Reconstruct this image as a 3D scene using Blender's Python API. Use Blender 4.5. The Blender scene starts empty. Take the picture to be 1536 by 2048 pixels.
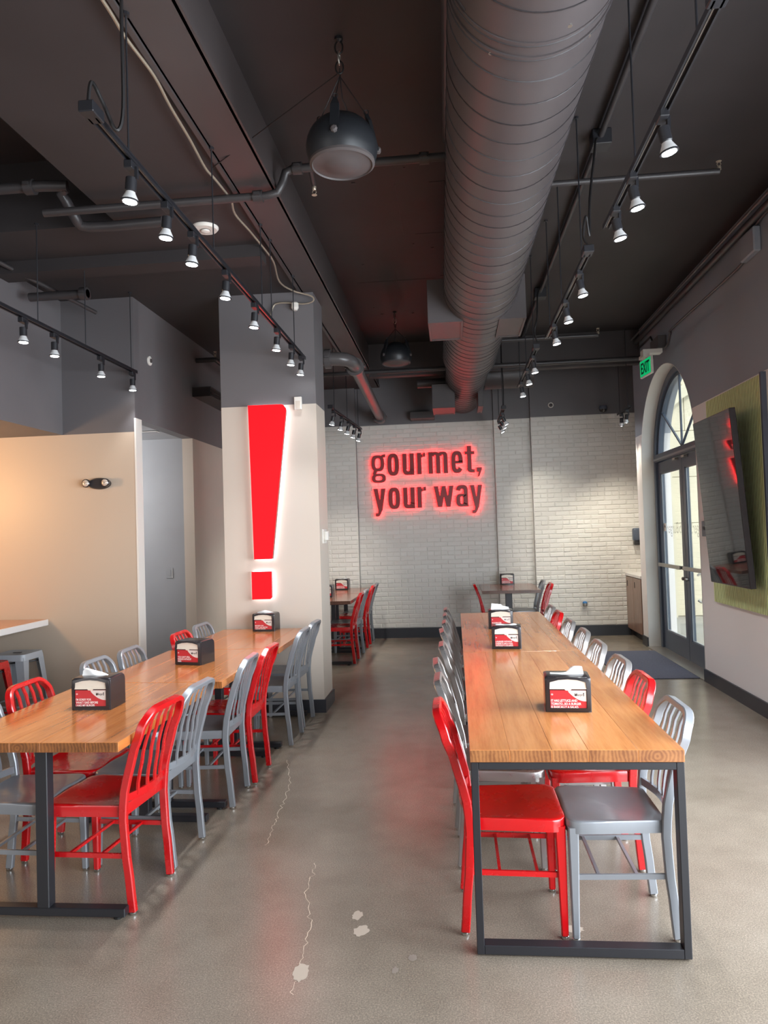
import bpy, bmesh, math, random
from mathutils import Vector, Matrix
R = math.radians
sc = bpy.context.scene
COL = sc.collection
rnd = random.Random(7)

# ------------------------------------------------------------------ camera
F_PX, YAW, PITCH, ROLL, CAM_H = 1450.0, R(5.5202), R(1.70495), R(-1.8022), 1.5814
cy, sy = math.cos(YAW), math.sin(YAW)
fw = Vector((-sy*math.cos(PITCH), cy*math.cos(PITCH), math.sin(PITCH)))
rt = Vector((cy, sy, 0)); up = rt.cross(fw)
r2 = math.cos(ROLL)*rt + math.sin(ROLL)*up
u2 = -math.sin(ROLL)*rt + math.cos(ROLL)*up
cam_d = bpy.data.cameras.new('camera'); cam = bpy.data.objects.new('camera', cam_d); COL.objects.link(cam)
M = Matrix((r2, u2, -fw)).transposed().to_4x4(); M.translation = (0, 0, CAM_H); cam.matrix_world = M
cam_d.sensor_fit = 'VERTICAL'; cam_d.sensor_height = 24.0; cam_d.lens = 24.0*F_PX/2048
cam_d.clip_start = 0.05; cam_d.clip_end = 200
sc.camera = cam

# ------------------------------------------------------------------ world, sun, daylight through the windows, exposure
w = bpy.data.worlds.new('world'); sc.world = w; w.use_nodes = True
bg = w.node_tree.nodes['Background']; bg.inputs[0].default_value = (0.78, 0.88, 1.0, 1); bg.inputs[1].default_value = 3.6
def lamp(kind, name, loc, energy, color=(1,1,1), direction=None, **kw):
    d = bpy.data.lights.new(name, kind); d.energy = energy; d.color = color
    for k, v in kw.items(): setattr(d, k, v)
    o = bpy.data.objects.new(name, d); COL.objects.link(o); o.location = loc
    if direction is not None: o.rotation_euler = Vector(direction).to_track_quat('-Z', 'Y').to_euler()
    return o
lamp('SUN', 'sun', (8, -4, 12), 2.4, (1.0, 0.93, 0.80), (-0.03, 0.76, -0.65), angle=R(0.6))
# daylight entering through the storefront windows on the right (near the camera)
lamp('AREA', 'window_daylight_right', (2.66, 1.4, 1.48), 600, (0.86, 0.93, 1.0), (-1, 0.25, -0.22), shape='RECTANGLE', size=6.4, size_y=2.3)
lamp('AREA', 'front_fill_light', (-4.2, -3.3, 1.9), 100, (0.98, 0.97, 0.97), (0.85, 1, -0.10), shape='RECTANGLE', size=5.0, size_y=2.2)  # fill light added behind the camera, mainly to brighten the right wall
pt = lamp('AREA', 'door_portal', (2.84, 8.67, 1.70), 1, (1, 1, 1), (-1, 0, 0), shape='RECTANGLE', size=2.1, size_y=3.4)
pt.data.cycles.is_portal = True
# warm lamp of the counter niche, beyond the left edge
lamp('POINT', 'niche_lamp', (-4.75, 5.2, 2.05), 70, (1.0, 0.55, 0.22), shadow_soft_size=0.12)
lamp('POINT', 'passage_fill_light', (-4.3, 7.0, 2.2), 55, (0.95, 0.97, 1.0), shadow_soft_size=0.15)  # unseen light added to brighten the passage walls
sc.view_settings.view_transform = 'Standard'; sc.view_settings.look = 'None'
sc.view_settings.exposure = 0.0; sc.view_settings.gamma = 1.0; sc.view_settings.use_curve_mapping = False
sc.cycles.use_denoising = True
sc.cycles.max_bounces = 8; sc.cycles.diffuse_bounces = 4; sc.cycles.glossy_bounces = 4; sc.cycles.transparent_max_bounces = 12
sc.cycles.sample_clamp_indirect = 4.0

# ------------------------------------------------------------------ materials
def srgb(r, g, b):
    f = lambda c: ((c/255+0.055)/1.055)**2.4 if c/255 > 0.04045 else c/255/12.92
    return (f(r), f(g), f(b), 1)
def mat(name, col, rough=0.5, metal=0.0, spec=0.5, coat=0.0, emit=None, es=0.0):
    m = bpy.data.materials.new(name); m.use_nodes = True
    p = m.node_tree.nodes['Principled BSDF']
    p.inputs['Base Color'].default_value = col; p.inputs['Roughness'].default_value = rough
    p.inputs['Metallic'].default_value = metal; p.inputs['Specular IOR Level'].default_value = spec
    p.inputs['Coat Weight'].default_value = coat; p.inputs['Coat Roughness'].default_value = 0.12
    if emit: p.inputs['Emission Color'].default_value = emit; p.inputs['Emission Strength'].default_value = es
    return m
def nodes(m): return m.node_tree.nodes, m.node_tree.links, m.node_tree.nodes['Principled BSDF']
def noise(m, scale, detail=4, rough=0.55, vec=None, coord='Object', sc3=None):
    n, l, p = nodes(m)
    t = n.new('ShaderNodeTexNoise'); t.inputs['Scale'].default_value = scale; t.inputs['Detail'].default_value = detail; t.inputs['Roughness'].default_value = rough
    if vec is None:
        tc = n.new('ShaderNodeTexCoord'); vec = tc.outputs[coord]
    if sc3:
        mp = n.new('ShaderNodeMapping'); mp.inputs['Scale'].default_value = sc3; l.new(vec, mp.inputs[0]); vec = mp.outputs[0]
    l.new(vec, t.inputs['Vector']); return t.outputs['Fac']
def ramp(m, fac, stops):
    n, l, p = nodes(m); r = n.new('ShaderNodeValToRGB'); e = r.color_ramp.elements
    while len(e) < len(stops): e.new(0.5)
    for el, (pos, c) in zip(e, stops): el.position = pos; el.color = c
    l.new(fac, r.inputs[0]); return r.outputs[0]
def mix(m, fac, a, b, mode='MIX'):
    n, l, p = nodes(m); x = n.new('ShaderNodeMix'); x.data_type = 'RGBA'; x.blend_type = mode
    for sock, v in ((x.inputs[0], fac), (x.inputs[6], a), (x.inputs[7], b)):
        if hasattr(v, 'is_linked'): l.new(v, sock)
        else: sock.default_value = v
    return x.outputs[2]
def bump(m, h, strength=0.2, dist=0.01):
    n, l, p = nodes(m); b = n.new('ShaderNodeBump'); b.inputs['Strength'].default_value = strength; b.inputs['Distance'].default_value = dist
    l.new(h, b.inputs['Height']); l.new(b.outputs[0], p.inputs['Normal'])
def setcol(m, c): n, l, p = nodes(m); l.new(c, p.inputs['Base Color'])
def setrough(m, c): n, l, p = nodes(m); l.new(c, p.inputs['Roughness'])

def paint(name, col, rough=0.55, var=0.06):
    m = mat(name, col, rough); f = noise(m, 1.3, 3, coord='Object')
    d = tuple(c*(1-var) for c in col[:3])+(1,); b = tuple(min(1, c*(1+var)) for c in col[:3])+(1,)
    setcol(m, ramp(m, f, [(0.35, d), (0.65, b)])); bump(m, noise(m, 160, 2), 0.06, 0.002); return m
CREAM, GREY, DARK = srgb(203, 191, 178), srgb(106, 103, 105), srgb(51, 47, 48)
def two_tone(name, zline, lo=CREAM, hi=GREY):
    m = mat(name, lo, 0.5); n, l, p = nodes(m)
    g = n.new('ShaderNodeNewGeometry'); s = n.new('ShaderNodeSeparateXYZ'); l.new(g.outputs['Position'], s.inputs[0])
    t = n.new('ShaderNodeMath'); t.operation = 'GREATER_THAN'; t.inputs[1].default_value = zline; l.new(s.outputs[2], t.inputs[0])
    setcol(m, mix(m, t.outputs[0], lo, hi)); bump(m, noise(m, 160, 2), 0.06, 0.002); return m
MT = {}
MT['cream'] = paint('cream_paint', CREAM, 0.5, 0.03)
MT['grey'] = paint('grey_paint', GREY, 0.55)
MT['recess'] = paint('recess_grey_paint', srgb(160, 162, 166), 0.5)
MT['ceil'] = paint('dark_ceiling_paint', DARK, 0.6, 0.12)
MT['ceil2'] = paint('dark_steel_paint', srgb(70, 64, 64), 0.45, 0.1)
MT['pipe'] = paint('pipe_paint', srgb(58, 55, 56), 0.4, 0.1)
MT['pipe_gloss'] = paint('drain_pipe_paint', srgb(84, 80, 80), 0.33, 0.08)
MT['column'] = two_tone('column_paint', 2.78)
MT['leftwall'] = two_tone('left_wall_paint', 2.575, srgb(192, 174, 155), srgb(100, 97, 99))
MT['rightwall'] = two_tone('right_wall_paint', 2.765, srgb(228, 223, 221), srgb(142, 148, 158))
MT['base'] = mat('dark_baseboard', srgb(52, 54, 60), 0.42)
MT['black'] = mat('black_powder_coat', srgb(34, 34, 38), 0.38)
MT['black_plastic'] = mat('black_plastic', srgb(42, 38, 40), 0.22)
MT['blackrub'] = mat('black_rubber', srgb(18, 18, 18), 0.6)
MT['chrome'] = mat('chrome', srgb(215, 215, 215), 0.12, 1.0)
MT['white_plastic'] = mat('white_plastic', srgb(225, 220, 212), 0.4)
MT['duct'] = paint('duct_paint', srgb(76, 70, 71), 0.42, 0.05)
MT['seam'] = mat('duct_seam', srgb(48, 44, 46), 0.5)
MT['plenum'] = paint('plenum_paint', srgb(78, 73, 74), 0.45, 0.06)
MT['speaker'] = mat('speaker_shell', srgb(30, 32, 36), 0.42)
MT['grille'] = mat('speaker_grille', srgb(74, 68, 68), 0.6)
MT['steel'] = mat('galvanised_steel', srgb(170, 165, 158), 0.35, 0.8)
MT['brass'] = mat('sprinkler_metal', srgb(215, 200, 180), 0.3, 0.7)
# red and grey chair metal
def chairmat(name, col, rough, metal, coat):
    m = mat(name, col, rough, metal, 0.5, coat); f = noise(m, 9, 4)
    n, l, p = nodes(m); a = ramp(m, f, [(0.3, (rough*0.85,)*3+(1,)), (0.7, (rough*1.25,)*3+(1,))]); setrough(m, a)
    bump(m, noise(m, 60, 2), 0.03, 0.002); return m
MT['red'] = chairmat('red_gloss_enamel', srgb(188, 12, 18), 0.25, 0.0, 0.5)
MT['silver'] = chairmat('silver_grey_enamel', srgb(136, 139, 144), 0.34, 0.35, 0.3)
MT['stool_grey'] = chairmat('stool_grey_enamel', srgb(172, 178, 184), 0.4, 0.0, 0.3)
MT['alu'] = chairmat('brushed_aluminium', srgb(172, 168, 166), 0.30, 0.75, 0.1)
# concrete
m = MT['concrete'] = mat('polished_concrete', (0.3, 0.27, 0.24, 1), 0.3)
f1 = noise(m, 1.1, 5, 0.6); f2 = noise(m, 170, 3, 0.75); f3 = noise(m, 7, 5, 0.6)
c = ramp(m, f1, [(0.30, srgb(143, 133, 121)), (0.52, srgb(163, 153, 141)), (0.75, srgb(176, 167, 156))])
c = mix(m, 0.6, c, ramp(m, f2, [(0.30, srgb(84, 78, 70)), (0.50, srgb(140, 136, 130)), (0.72, srgb(214, 208, 200))]), 'OVERLAY')
c = mix(m, 0.45, c, ramp(m, f3, [(0.30, srgb(176, 170, 164)), (0.80, srgb(212, 208, 203))]), 'MULTIPLY')
setcol(m, c); setrough(m, ramp(m, noise(m, 0.8, 2, 0.5), [(0.2, (0.22,)*3+(1,)), (0.8, (0.28,)*3+(1,))])); bump(m, f2, 0.02, 0.002)
MT['stain'] = mat('pale_concrete_patch', srgb(176, 163, 148), 0.5)
MT['crack'] = mat('crack_filler', srgb(200, 186, 166), 0.6)
MT['spot_dark'] = mat('dark_floor_spot', srgb(128, 118, 108), 0.5)
# brick
m = MT['brick'] = mat('white_painted_brick', srgb(226, 222, 214), 0.42)
n_, l_, p_ = nodes(m); oi = n_.new('ShaderNodeObjectInfo')
setcol(m, mix(m, oi.outputs['Random'], srgb(222, 217, 209), srgb(230, 226, 219))); bump(m, noise(m, 34, 4, 0.65), 0.5, 0.006)
m = MT['mortar'] = mat('white_painted_mortar', srgb(222, 217, 209), 0.5); bump(m, noise(m, 50, 4, 0.65), 0.5, 0.006)
m = MT['greybrick'] = paint('grey_painted_brick', GREY, 0.5)
# wood
def wood(name, a, b, c3, rough=0.22, axis=(14, 0.9, 14)):
    m = mat(name, a, rough, 0, 0.5, 0.35); n, l, p = nodes(m)
    tc = n.new('ShaderNodeTexCoord'); oi = n.new('ShaderNodeObjectInfo')
    ad = n.new('ShaderNodeVectorMath'); ad.operation = 'ADD'
    ml = n.new('ShaderNodeVectorMath'); ml.operation = 'SCALE'; ml.inputs[0].default_value = (37, 91, 13); l.new(oi.outputs['Random'], ml.inputs['Scale'])
    l.new(tc.outputs['Object'], ad.inputs[0]); l.new(ml.outputs[0], ad.inputs[1])
    g = noise(m, 1.6, 5, 0.62, ad.outputs[0], sc3=axis); g2 = noise(m, 9, 4, 0.6, ad.outputs[0], sc3=axis); g3 = noise(m, 2.2, 3, 0.5, ad.outputs[0])
    col = ramp(m, g, [(0.24, c3), (0.42, b), (0.60, a)])
    col = mix(m, 0.32, col, ramp(m, g2, [(0.24, c3), (0.6, a)]))
    col = mix(m, 0.35, col, ramp(m, g3, [(0.35, (0.74, 0.70, 0.66, 1)), (0.65, (1, 1, 1, 1))]), 'MULTIPLY')
    hv = n.new('ShaderNodeHueSaturation'); v = n.new('ShaderNodeMapRange'); v.inputs[3].default_value = 0.90; v.inputs[4].default_value = 1.08
    l.new(oi.outputs['Random'], v.inputs[0]); l.new(v.outputs[0], hv.inputs['Value']); l.new(col, hv.inputs['Color'])
    l.new(hv.outputs[0], p.inputs['Base Color']); setrough(m, ramp(m, g2, [(0.3, (rough*1.2,)*3+(1,)), (0.7, (rough*0.92,)*3+(1,))])); bump(m, g2, 0.012, 0.002); return m
MT['wood'] = wood('butcher_block_maple', srgb(220, 150, 90), srgb(204, 132, 74), srgb(170, 104, 56))
MT['wood_left'] = wood('butcher_block_amber', srgb(206, 130, 68), srgb(184, 108, 52), srgb(128, 70, 32), 0.18)
def endgrain(name, a, b):
    m = mat(name, a, 0.35, 0, 0.5, 0.2); n, l, p = nodes(m); tc = n.new('ShaderNodeTexCoord'); oi = n.new('ShaderNodeObjectInfo')
    ad = n.new('ShaderNodeVectorMath'); ad.operation = 'ADD'; ml = n.new('ShaderNodeVectorMath'); ml.operation = 'SCALE'; ml.inputs[0].default_value = (3, 9, .2); l.new(oi.outputs['Random'], ml.inputs['Scale'])
    l.new(tc.outputs['Object'], ad.inputs[0]); l.new(ml.outputs[0], ad.inputs[1])
    wv_ = n.new('ShaderNodeTexWave'); wv_.wave_type = 'RINGS'; wv_.rings_direction = 'Y'; wv_.inputs['Scale'].default_value = 22; wv_.inputs['Distortion'].default_value = 5; wv_.inputs['Detail'].default_value = 3; l.new(ad.outputs[0], wv_.inputs[0])
    c = mix(m, 0.55, ramp(m, wv_.outputs['Fac'], [(0.2, b), (0.8, a)]), ramp(m, noise(m, 14, 5, .6, ad.outputs[0]), [(0.35, b), (0.65, a)])); setcol(m, c); return m
MT['wood_end'] = endgrain('maple_end_grain', srgb(168, 112, 66), srgb(116, 68, 36)); MT['wood_left_end'] = endgrain('amber_end_grain', srgb(158, 98, 50), srgb(98, 56, 26)); MT['wood_back_end'] = endgrain('dark_end_grain', srgb(112, 76, 58), srgb(76, 48, 38))
MT['wood_back'] = wood('dark_table_wood', srgb(150, 100, 76), srgb(126, 80, 60), srgb(86, 52, 40), 0.2)
MT['cabinet'] = wood('cabinet_laminate', srgb(150, 120, 104), srgb(138, 108, 94), srgb(112, 86, 74), 0.4, (10, 10, 0.8))
MT['counter'] = mat('white_counter', srgb(226, 222, 218), 0.3)
# signs
MT['sign_red'] = mat('lit_red_acrylic', srgb(90, 0, 4), 0.5, spec=0.2, emit=(1.0, 0.003, 0.006, 1), es=3.0)
MT['halo_white'] = mat('white_halo_led', (1, 1, 1, 1), 0.5, emit=(1.0, 0.90, 1.0, 1), es=3.6)
MT['halo_red'] = mat('red_halo_led', (0.8, 0, 0, 1), 0.5, emit=(1.0, 0.015, 0.02, 1), es=11.0)
MT['letter'] = mat('dark_red_letter_metal', srgb(160, 54, 56), 0.4)
MT['sign_side'] = mat('sign_return', srgb(120, 10, 14), 0.4)
MT['bulb'] = mat('lit_bulb_lens', (1, 1, 1, 1), 0.3, emit=(0.93, 0.97, 1.0, 1), es=30.0)
MT['bulb_shell'] = mat('bulb_reflector', srgb(225, 225, 225), 0.3, 0.2)
MT['exit_green'] = mat('lit_exit_panel', srgb(0, 140, 70), 0.4, emit=(0.0, 0.42, 0.14, 1), es=0.9)
MT['exit_dark'] = mat('exit_lettering', srgb(6, 60, 36), 0.5)
# dispensers
MT['card'] = mat('red_card_print', srgb(190, 44, 50), 0.35)
MT['card_white'] = mat('white_card_print', srgb(222, 212, 204), 0.35)
MT['print_white'] = mat('white_lettering', srgb(244, 236, 230), 0.5)
MT['print_black'] = mat('black_lettering', srgb(34, 24, 24), 0.5)
MT['napkin'] = mat('white_napkin', srgb(242, 240, 238), 0.8)
MT['napkin_panel'] = mat('napkin_window', srgb(222, 212, 196), 0.18)
# right wall things
MT['slat'] = paint('green_slat_paint', srgb(212, 222, 160), 0.5, 0.04)
MT['slat_back'] = mat('dark_green_felt', srgb(52, 60, 34), 0.8)
MT['screen'] = mat('dark_screen_glass', srgb(28, 29, 33), 0.03, 0, 0.8)
MT['frame'] = mat('door_frame_paint', srgb(78, 86, 100), 0.4)
MT['frame_lt'] = mat('door_seal', srgb(150, 154, 158), 0.5)
m = MT['mat'] = mat('floor_mat_pile', srgb(62, 62, 74), 0.95); f = noise(m, 260, 3, 0.7)
setcol(m, ramp(m, f, [(0.35, srgb(44, 44, 54)), (0.65, srgb(104, 104, 118))])); bump(m, f, 0.7, 0.006)
m = MT['stone'] = paint('cream_limestone', srgb(206, 197, 174), 0.8, 0.04)
MT['pave'] = paint('pale_paving', srgb(150, 146, 138), 0.8, 0.06)
m = MT['glass'] = bpy.data.materials.new('window_glass'); m.use_nodes = True
n, l = m.node_tree.nodes, m.node_tree.links; n.remove(n['Principled BSDF'])
tr = n.new('ShaderNodeBsdfTransparent'); gl = n.new('ShaderNodeBsdfGlossy'); gl.inputs['Roughness'].default_value = 0.02
lw = n.new('ShaderNodeLayerWeight'); lw.inputs[0].default_value = 0.5; pw = n.new('ShaderNodeMath'); pw.operation = 'POWER'; pw.inputs[1].default_value = 5.0; l.new(lw.outputs['Facing'], pw.inputs[0])
fr = n.new('ShaderNodeMapRange'); fr.inputs[3].default_value = 0.04; fr.inputs[4].default_value = 1.0; l.new(pw.outputs[0], fr.inputs[0]); mx = n.new('ShaderNodeMixShader'); tr.inputs[0].default_value = (0.96, 0.98, 0.96, 1)
l.new(fr.outputs[0], mx.inputs[0]); l.new(tr.outputs[0], mx.inputs[1]); l.new(gl.outputs[0], mx.inputs[2]); l.new(mx.outputs[0], n['Material Output'].inputs[0])
MT['lens'] = mat('clear_lens', srgb(220, 205, 190), 0.15, 0.3)
m = MT['door_print'] = mat('frosted_lettering', srgb(190, 184, 170), 0.7); n_, l_, p_ = nodes(m)
p_.inputs['Alpha'].default_value = 0.42
MT['wire'] = mat('black_cable', srgb(28, 26, 27), 0.5)
MT['conduit'] = mat('pale_conduit', srgb(168, 156, 140), 0.35, 0.5)

# ------------------------------------------------------------------ mesh helpers
class MB:
    def __init__(s): s.v = []; s.f = []
    def add(s, vs, fs):
        o = len(s.v); s.v += [tuple(x) for x in vs]; s.f += [tuple(i+o for i in f) for f in fs]; return s
    def box(s, x0, x1, y0, y1, z0, z1):
        return s.add([(x0,y0,z0),(x1,y0,z0),(x1,y1,z0),(x0,y1,z0),(x0,y0,z1),(x1,y0,z1),(x1,y1,z1),(x0,y1,z1)],
                     [(0,3,2,1),(4,5,6,7),(0,1,5,4),(1,2,6,5),(2,3,7,6),(3,0,4,7)])
    def rbox(s, x0, x1, y0, y1, z0, z1, r, seg=2):
        bm = bmesh.new(); bmesh.ops.create_cube(bm, size=1)
        for v in bm.verts: v.co = Vector(((x0+x1)/2+v.co.x*(x1-x0), (y0+y1)/2+v.co.y*(y1-y0), (z0+z1)/2+v.co.z*(z1-z0)))
        bmesh.ops.bevel(bm, geom=bm.edges[:], offset=r, segments=seg, affect='EDGES', profile=0.5)
        bm.verts.index_update(); s.add([v.co[:] for v in bm.verts], [[v.index for v in f.verts] for f in bm.faces]); bm.free(); return s
    def sweep(s, path, section, hint=(0,0,1), closed=False, caps=True, scale=None):
        P = [Vector(p) for p in path]; n = len(P); k = len(section); vs = []; fs = []
        N = Vector(hint)
        for i in range(n):
            a = P[(i-1) % n] if (closed or i) else P[0]; b = P[(i+1) % n] if (closed or i < n-1) else P[-1]
            T = (b-a).normalized(); U = (N - T*N.dot(T))
            if U.length < 1e-4: U = T.orthogonal()
            U.normalize(); W = T.cross(U); q = scale[i] if scale else 1.0
            if not isinstance(hint, tuple): pass
            vs += [P[i]+(W*c[0]+U*c[1])*q for c in section]
        m = n if closed else n-1
        for i in range(m):
            j = (i+1) % n
            for t in range(k): fs.append((i*k+t, i*k+(t+1) % k, j*k+(t+1) % k, j*k+t))
        if caps and not closed: fs.append(tuple(range(k))[::-1]); fs.append(tuple((n-1)*k+t for t in range(k)))
        return s.add(vs, fs)
    def tube(s, path, r, n=8, closed=False, hint=None, caps=True):
        P = [Vector(p) for p in path]
        # rotation-minimising frames
        vs = []; fs = []; N = None; L = len(P)
        for i in range(L):
            a = P[(i-1) % L] if (closed or i) else P[0]; b = P[(i+1) % L] if (closed or i < L-1) else P[-1]
            T = (b-a).normalized()
            N = T.orthogonal().normalized() if N is None else (N - T*N.dot(T)).normalized()
            W = T.cross(N)
            vs += [P[i]+(N*math.cos(2*math.pi*t/n)+W*math.sin(2*math.pi*t/n))*r for t in range(n)]
        for i in range(L if closed else L-1):
            j = (i+1) % L
            for t in range(n): fs.append((i*n+t, i*n+(t+1) % n, j*n+(t+1) % n, j*n+t))
        if caps and not closed: fs.append(tuple(range(n))[::-1]); fs.append(tuple((L-1)*n+t for t in range(n)))
        return s.add(vs, fs)
    def lathe(s, prof, n=16, mtx=None):
        vs = []; fs = []; mtx = mtx or Matrix()
        for r, z in prof: vs += [mtx @ Vector((r*math.cos(2*math.pi*t/n), r*math.sin(2*math.pi*t/n), z)) for t in range(n)]
        for i in range(len(prof)-1):
            for t in range(n): fs.append((i*n+t, i*n+(t+1) % n, (i+1)*n+(t+1) % n, (i+1)*n+t))
        fs.append(tuple(range(n))[::-1]); fs.append(tuple((len(prof)-1)*n+t for t in range(n)))
        return s.add(vs, fs)
    def prism(s, poly, a0, a1, axis='y'):
        k = len(poly)
        def P(u, v, a): return {'y': (u, a, v), 'x': (a, u, v), 'z': (u, v, a)}[axis]
        return s.add([P(u, v, a0) for u, v in poly]+[P(u, v, a1) for u, v in poly],
                     [tuple(range(k)), tuple(range(2*k-1, k-1, -1))]+[(i, i+k, (i+1) % k+k, (i+1) % k) for i in range(k)])
    def bar(s, p0, p1, w0, d0, w1=None, d1=None, hint=(0,1,0), ch=0.0):
        w1 = w1 or w0; d1 = d1 or d0
        def sec(w, d):
            if ch: 
                c = ch; return [(-w/2+c,-d/2),(w/2-c,-d/2),(w/2,-d/2+c),(w/2,d/2-c),(w/2-c,d/2),(-w/2+c,d/2),(-w/2,d/2-c),(-w/2,-d/2+c)]
            return [(-w/2,-d/2),(w/2,-d/2),(w/2,d/2),(-w/2,d/2)]
        A, B = Vector(p0), Vector(p1); T = (B-A).normalized(); N = Vector(hint); U = (N-T*N.dot(T)).normalized(); W = T.cross(U)
        s0, s1 = sec(w0, d0), sec(w1, d1); k = len(s0)
        vs = [A+W*a+U*b for a, b in s0]+[B+W*a+U*b for a, b in s1]
        return s.add(vs, [tuple(range(k))[::-1], tuple(range(k, 2*k))]+[(i, (i+1) % k, (i+1) % k+k, i+k) for i in range(k)])
    def mesh(s, name, mt, smooth=None):
        me = bpy.data.meshes.new(name); me.from_pydata(s.v, [], s.f)
        bm = bmesh.new(); bm.from_mesh(me); bmesh.ops.recalc_face_normals(bm, faces=bm.faces[:]); bm.to_mesh(me); bm.free()
        if mt: me.materials.append(MT[mt] if isinstance(mt, str) else mt)
        if smooth: me.shade_smooth(); me.set_sharp_from_angle(angle=R(smooth))
        me.update(); return me
    def obj(s, name, mt, parent=None, smooth=None): return link(name, s.mesh(name, mt, smooth), parent)
def link(name, data, parent=None, loc=None, rz=0):
    o = bpy.data.objects.new(name, data); COL.objects.link(o)
    if parent: o.parent = parent
    if loc is not None: o.location = loc
    if rz: o.rotation_euler = (0, 0, rz)
    return o
def tag(o, label=None, cat=None, group=None, kind=None):
    if label: o['label'] = label
    if cat: o['category'] = cat
    if group: o['group'] = group
    if kind: o['kind'] = kind
    return o
def thing(name, label, cat, loc=(0,0,0), rz=0, group=None):
    return tag(link(name, None, None, loc, rz), label, cat, group)
def struct(o): o['kind'] = 'structure'; return o
def arc(cx, cy_, r, a0, a1, n): return [(cx+r*math.cos(R(a0+(a1-a0)*i/n)), cy_+r*math.sin(R(a0+(a1-a0)*i/n))) for i in range(n+1)]
def smoothpath(pts, sub=6):
    P = [Vector(p) for p in pts]; out = []
    for i in range(len(P)-1):
        a, b, c, d = P[max(i-1, 0)], P[i], P[i+1], P[min(i+2, len(P)-1)]
        for k in range(sub):
            t = k/sub
            out.append(0.5*((2*b)+(c-a)*t+(2*a-5*b+4*c-d)*t*t+(3*b-a-3*c+d)*t*t*t))
    out.append(P[-1]); return out
def text_mesh(body, size=1.0, extrude=0.0, offset=0.0, align='LEFT', mt=None):
    cu = bpy.data.curves.new('text', 'FONT'); cu.body = body; cu.size = size; cu.extrude = extrude; cu.offset = offset; cu.align_x = align; cu.resolution_u = 3
    o = bpy.data.objects.new('text', cu); COL.objects.link(o)
    dg = bpy.context.evaluated_depsgraph_get(); me = bpy.data.meshes.new_from_object(o.evaluated_get(dg))
    bpy.data.objects.remove(o); bpy.data.curves.remove(cu)
    me.materials.clear()
    if mt: me.materials.append(MT[mt])
    return me
def fit_text(body, x0, x1, z0, z1, y, depth, mt, offset=0.0, mirror=False):
    """text standing in the XZ plane facing -Y, fitted to a rectangle"""
    me = text_mesh(body, 1.0, 0.5, offset)
    xs = [v.co.x for v in me.vertices]; ys = [v.co.y for v in me.vertices]; a, b, c, d = min(xs), max(xs), min(ys), max(ys)
    for v in me.vertices:
        u = (v.co.x-a)/(b-a); t = (v.co.y-c)/(d-c)
        if mirror: u = 1-u
        v.co = Vector((x0+u*(x1-x0), y+v.co.z*-depth, z0+t*(z1-z0)))
    me.materials.clear(); me.materials.append(MT[mt])
    if mirror: me.flip_normals()
    return me

# ------------------------------------------------------------------ the room
ZC = 4.12      # main ceiling
ZS = 3.81      # soffit over the left side
XR = 2.46      # right wall
o = struct(MB().box(-7, 2.82, -3.6, 11.4, -0.12, 0).obj('floor', 'concrete'))
fl = o
crack = [(-1.234,5.092),(-1.10,4.62),(-1.076,4.325),(-1.05,4.05),(-1.035,3.885),(-1.018,3.668)]
crack2 = [(-0.73,3.50),(-0.715,3.379),(-0.707,3.192),(-0.648,2.988),(-0.62,2.774),(-0.61,2.617),(-0.617,2.49)]
for cr in (crack, crack2):
    b = MB(); pts = []
    for i in range(len(cr)-1):
        for k in range(9):
            t = k/9; pts.append((cr[i][0]*(1-t)+cr[i+1][0]*t+rnd.uniform(-.012,.012), cr[i][1]*(1-t)+cr[i+1][1]*t))
    for i in range(len(pts)-1):
        (xa, ya), (xb, yb) = pts[i], pts[i+1]; q = rnd.uniform(.0006, .0017); q2 = q
        b.add([(xa-q,ya,.0006),(xa+q,ya,.0006),(xb+q2,yb,.0006),(xb-q2,yb,.0006)], [(0,1,2,3)])
    b.obj('crack', 'crack', fl)
def blob(name, x, y, rx, ry, mt):
    n = 22; ph = [rnd.uniform(.8, 1.15) for _ in range(n)]
    b = MB().add([(x+rx*ph[i]*math.cos(2*math.pi*i/n), y+ry*ph[i]*math.sin(2*math.pi*i/n), .0008) for i in range(n)], [tuple(range(n))]); return b.obj(name, mt, fl)
blob('pale_patch', -0.456, 3.03, .022, .035, 'stain'); blob('pale_patch', -0.425, 2.915, .03, .04, 'stain'); blob('pale_patch', -0.61, 2.63, .03, .055, 'stain')
blob('dark_spot', -0.21, 2.74, .016, .022, 'spot_dark'); blob('dark_spot', -0.27, 2.66, .012, .02, 'spot_dark'); blob('dark_spot', 0.415, 2.96, .035, .03, 'stain')

# ceilings
struct(MB().box(-1.32, 2.82, -3.6, 11.4, ZC, ZC+.15).obj('ceiling', 'ceil'))
b = MB().box(-2.28, -1.30, -3.6, 4.82, ZS, ZS+.1); b.box(-7, -1.30, 4.82, 11.4, ZS, ZS+.1); b.box(-7, -2.28, -3.6, 4.82, 4.3, 4.4); b.box(-7, -2.28, 4.82, 4.9, ZS+.1, 4.3); b.box(-2.33, -2.28, -3.6, 4.82, ZS+.1, 4.3)
struct(b.obj('ceiling', 'ceil'))
# long steel beam beside the soffit and cross beams
b = MB().box(-1.32, -1.07, -3.6, 10.9, 3.80, 3.815); b.box(-1.10, -1.07, -3.6, 10.9, 3.815, ZC); b.box(-1.32, -1.30, -3.6, 10.9, 3.80, ZC)
b.box(-1.085, -1.058, -3.6, 10.9, 3.80, 3.83); b.box(-1.335, -1.31, -3.6, 10.9, 3.785, 3.83)
struct(b.obj('beam', 'ceil2'))
struct(MB().box(-1.07, 2.80, 9.6, 9.72, 3.68, ZC).obj('beam', 'ceil2'))
struct(MB().box(-6.9, -1.40, 5.33, 5.52, 3.715, ZS).obj('beam', 'ceil'))
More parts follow.
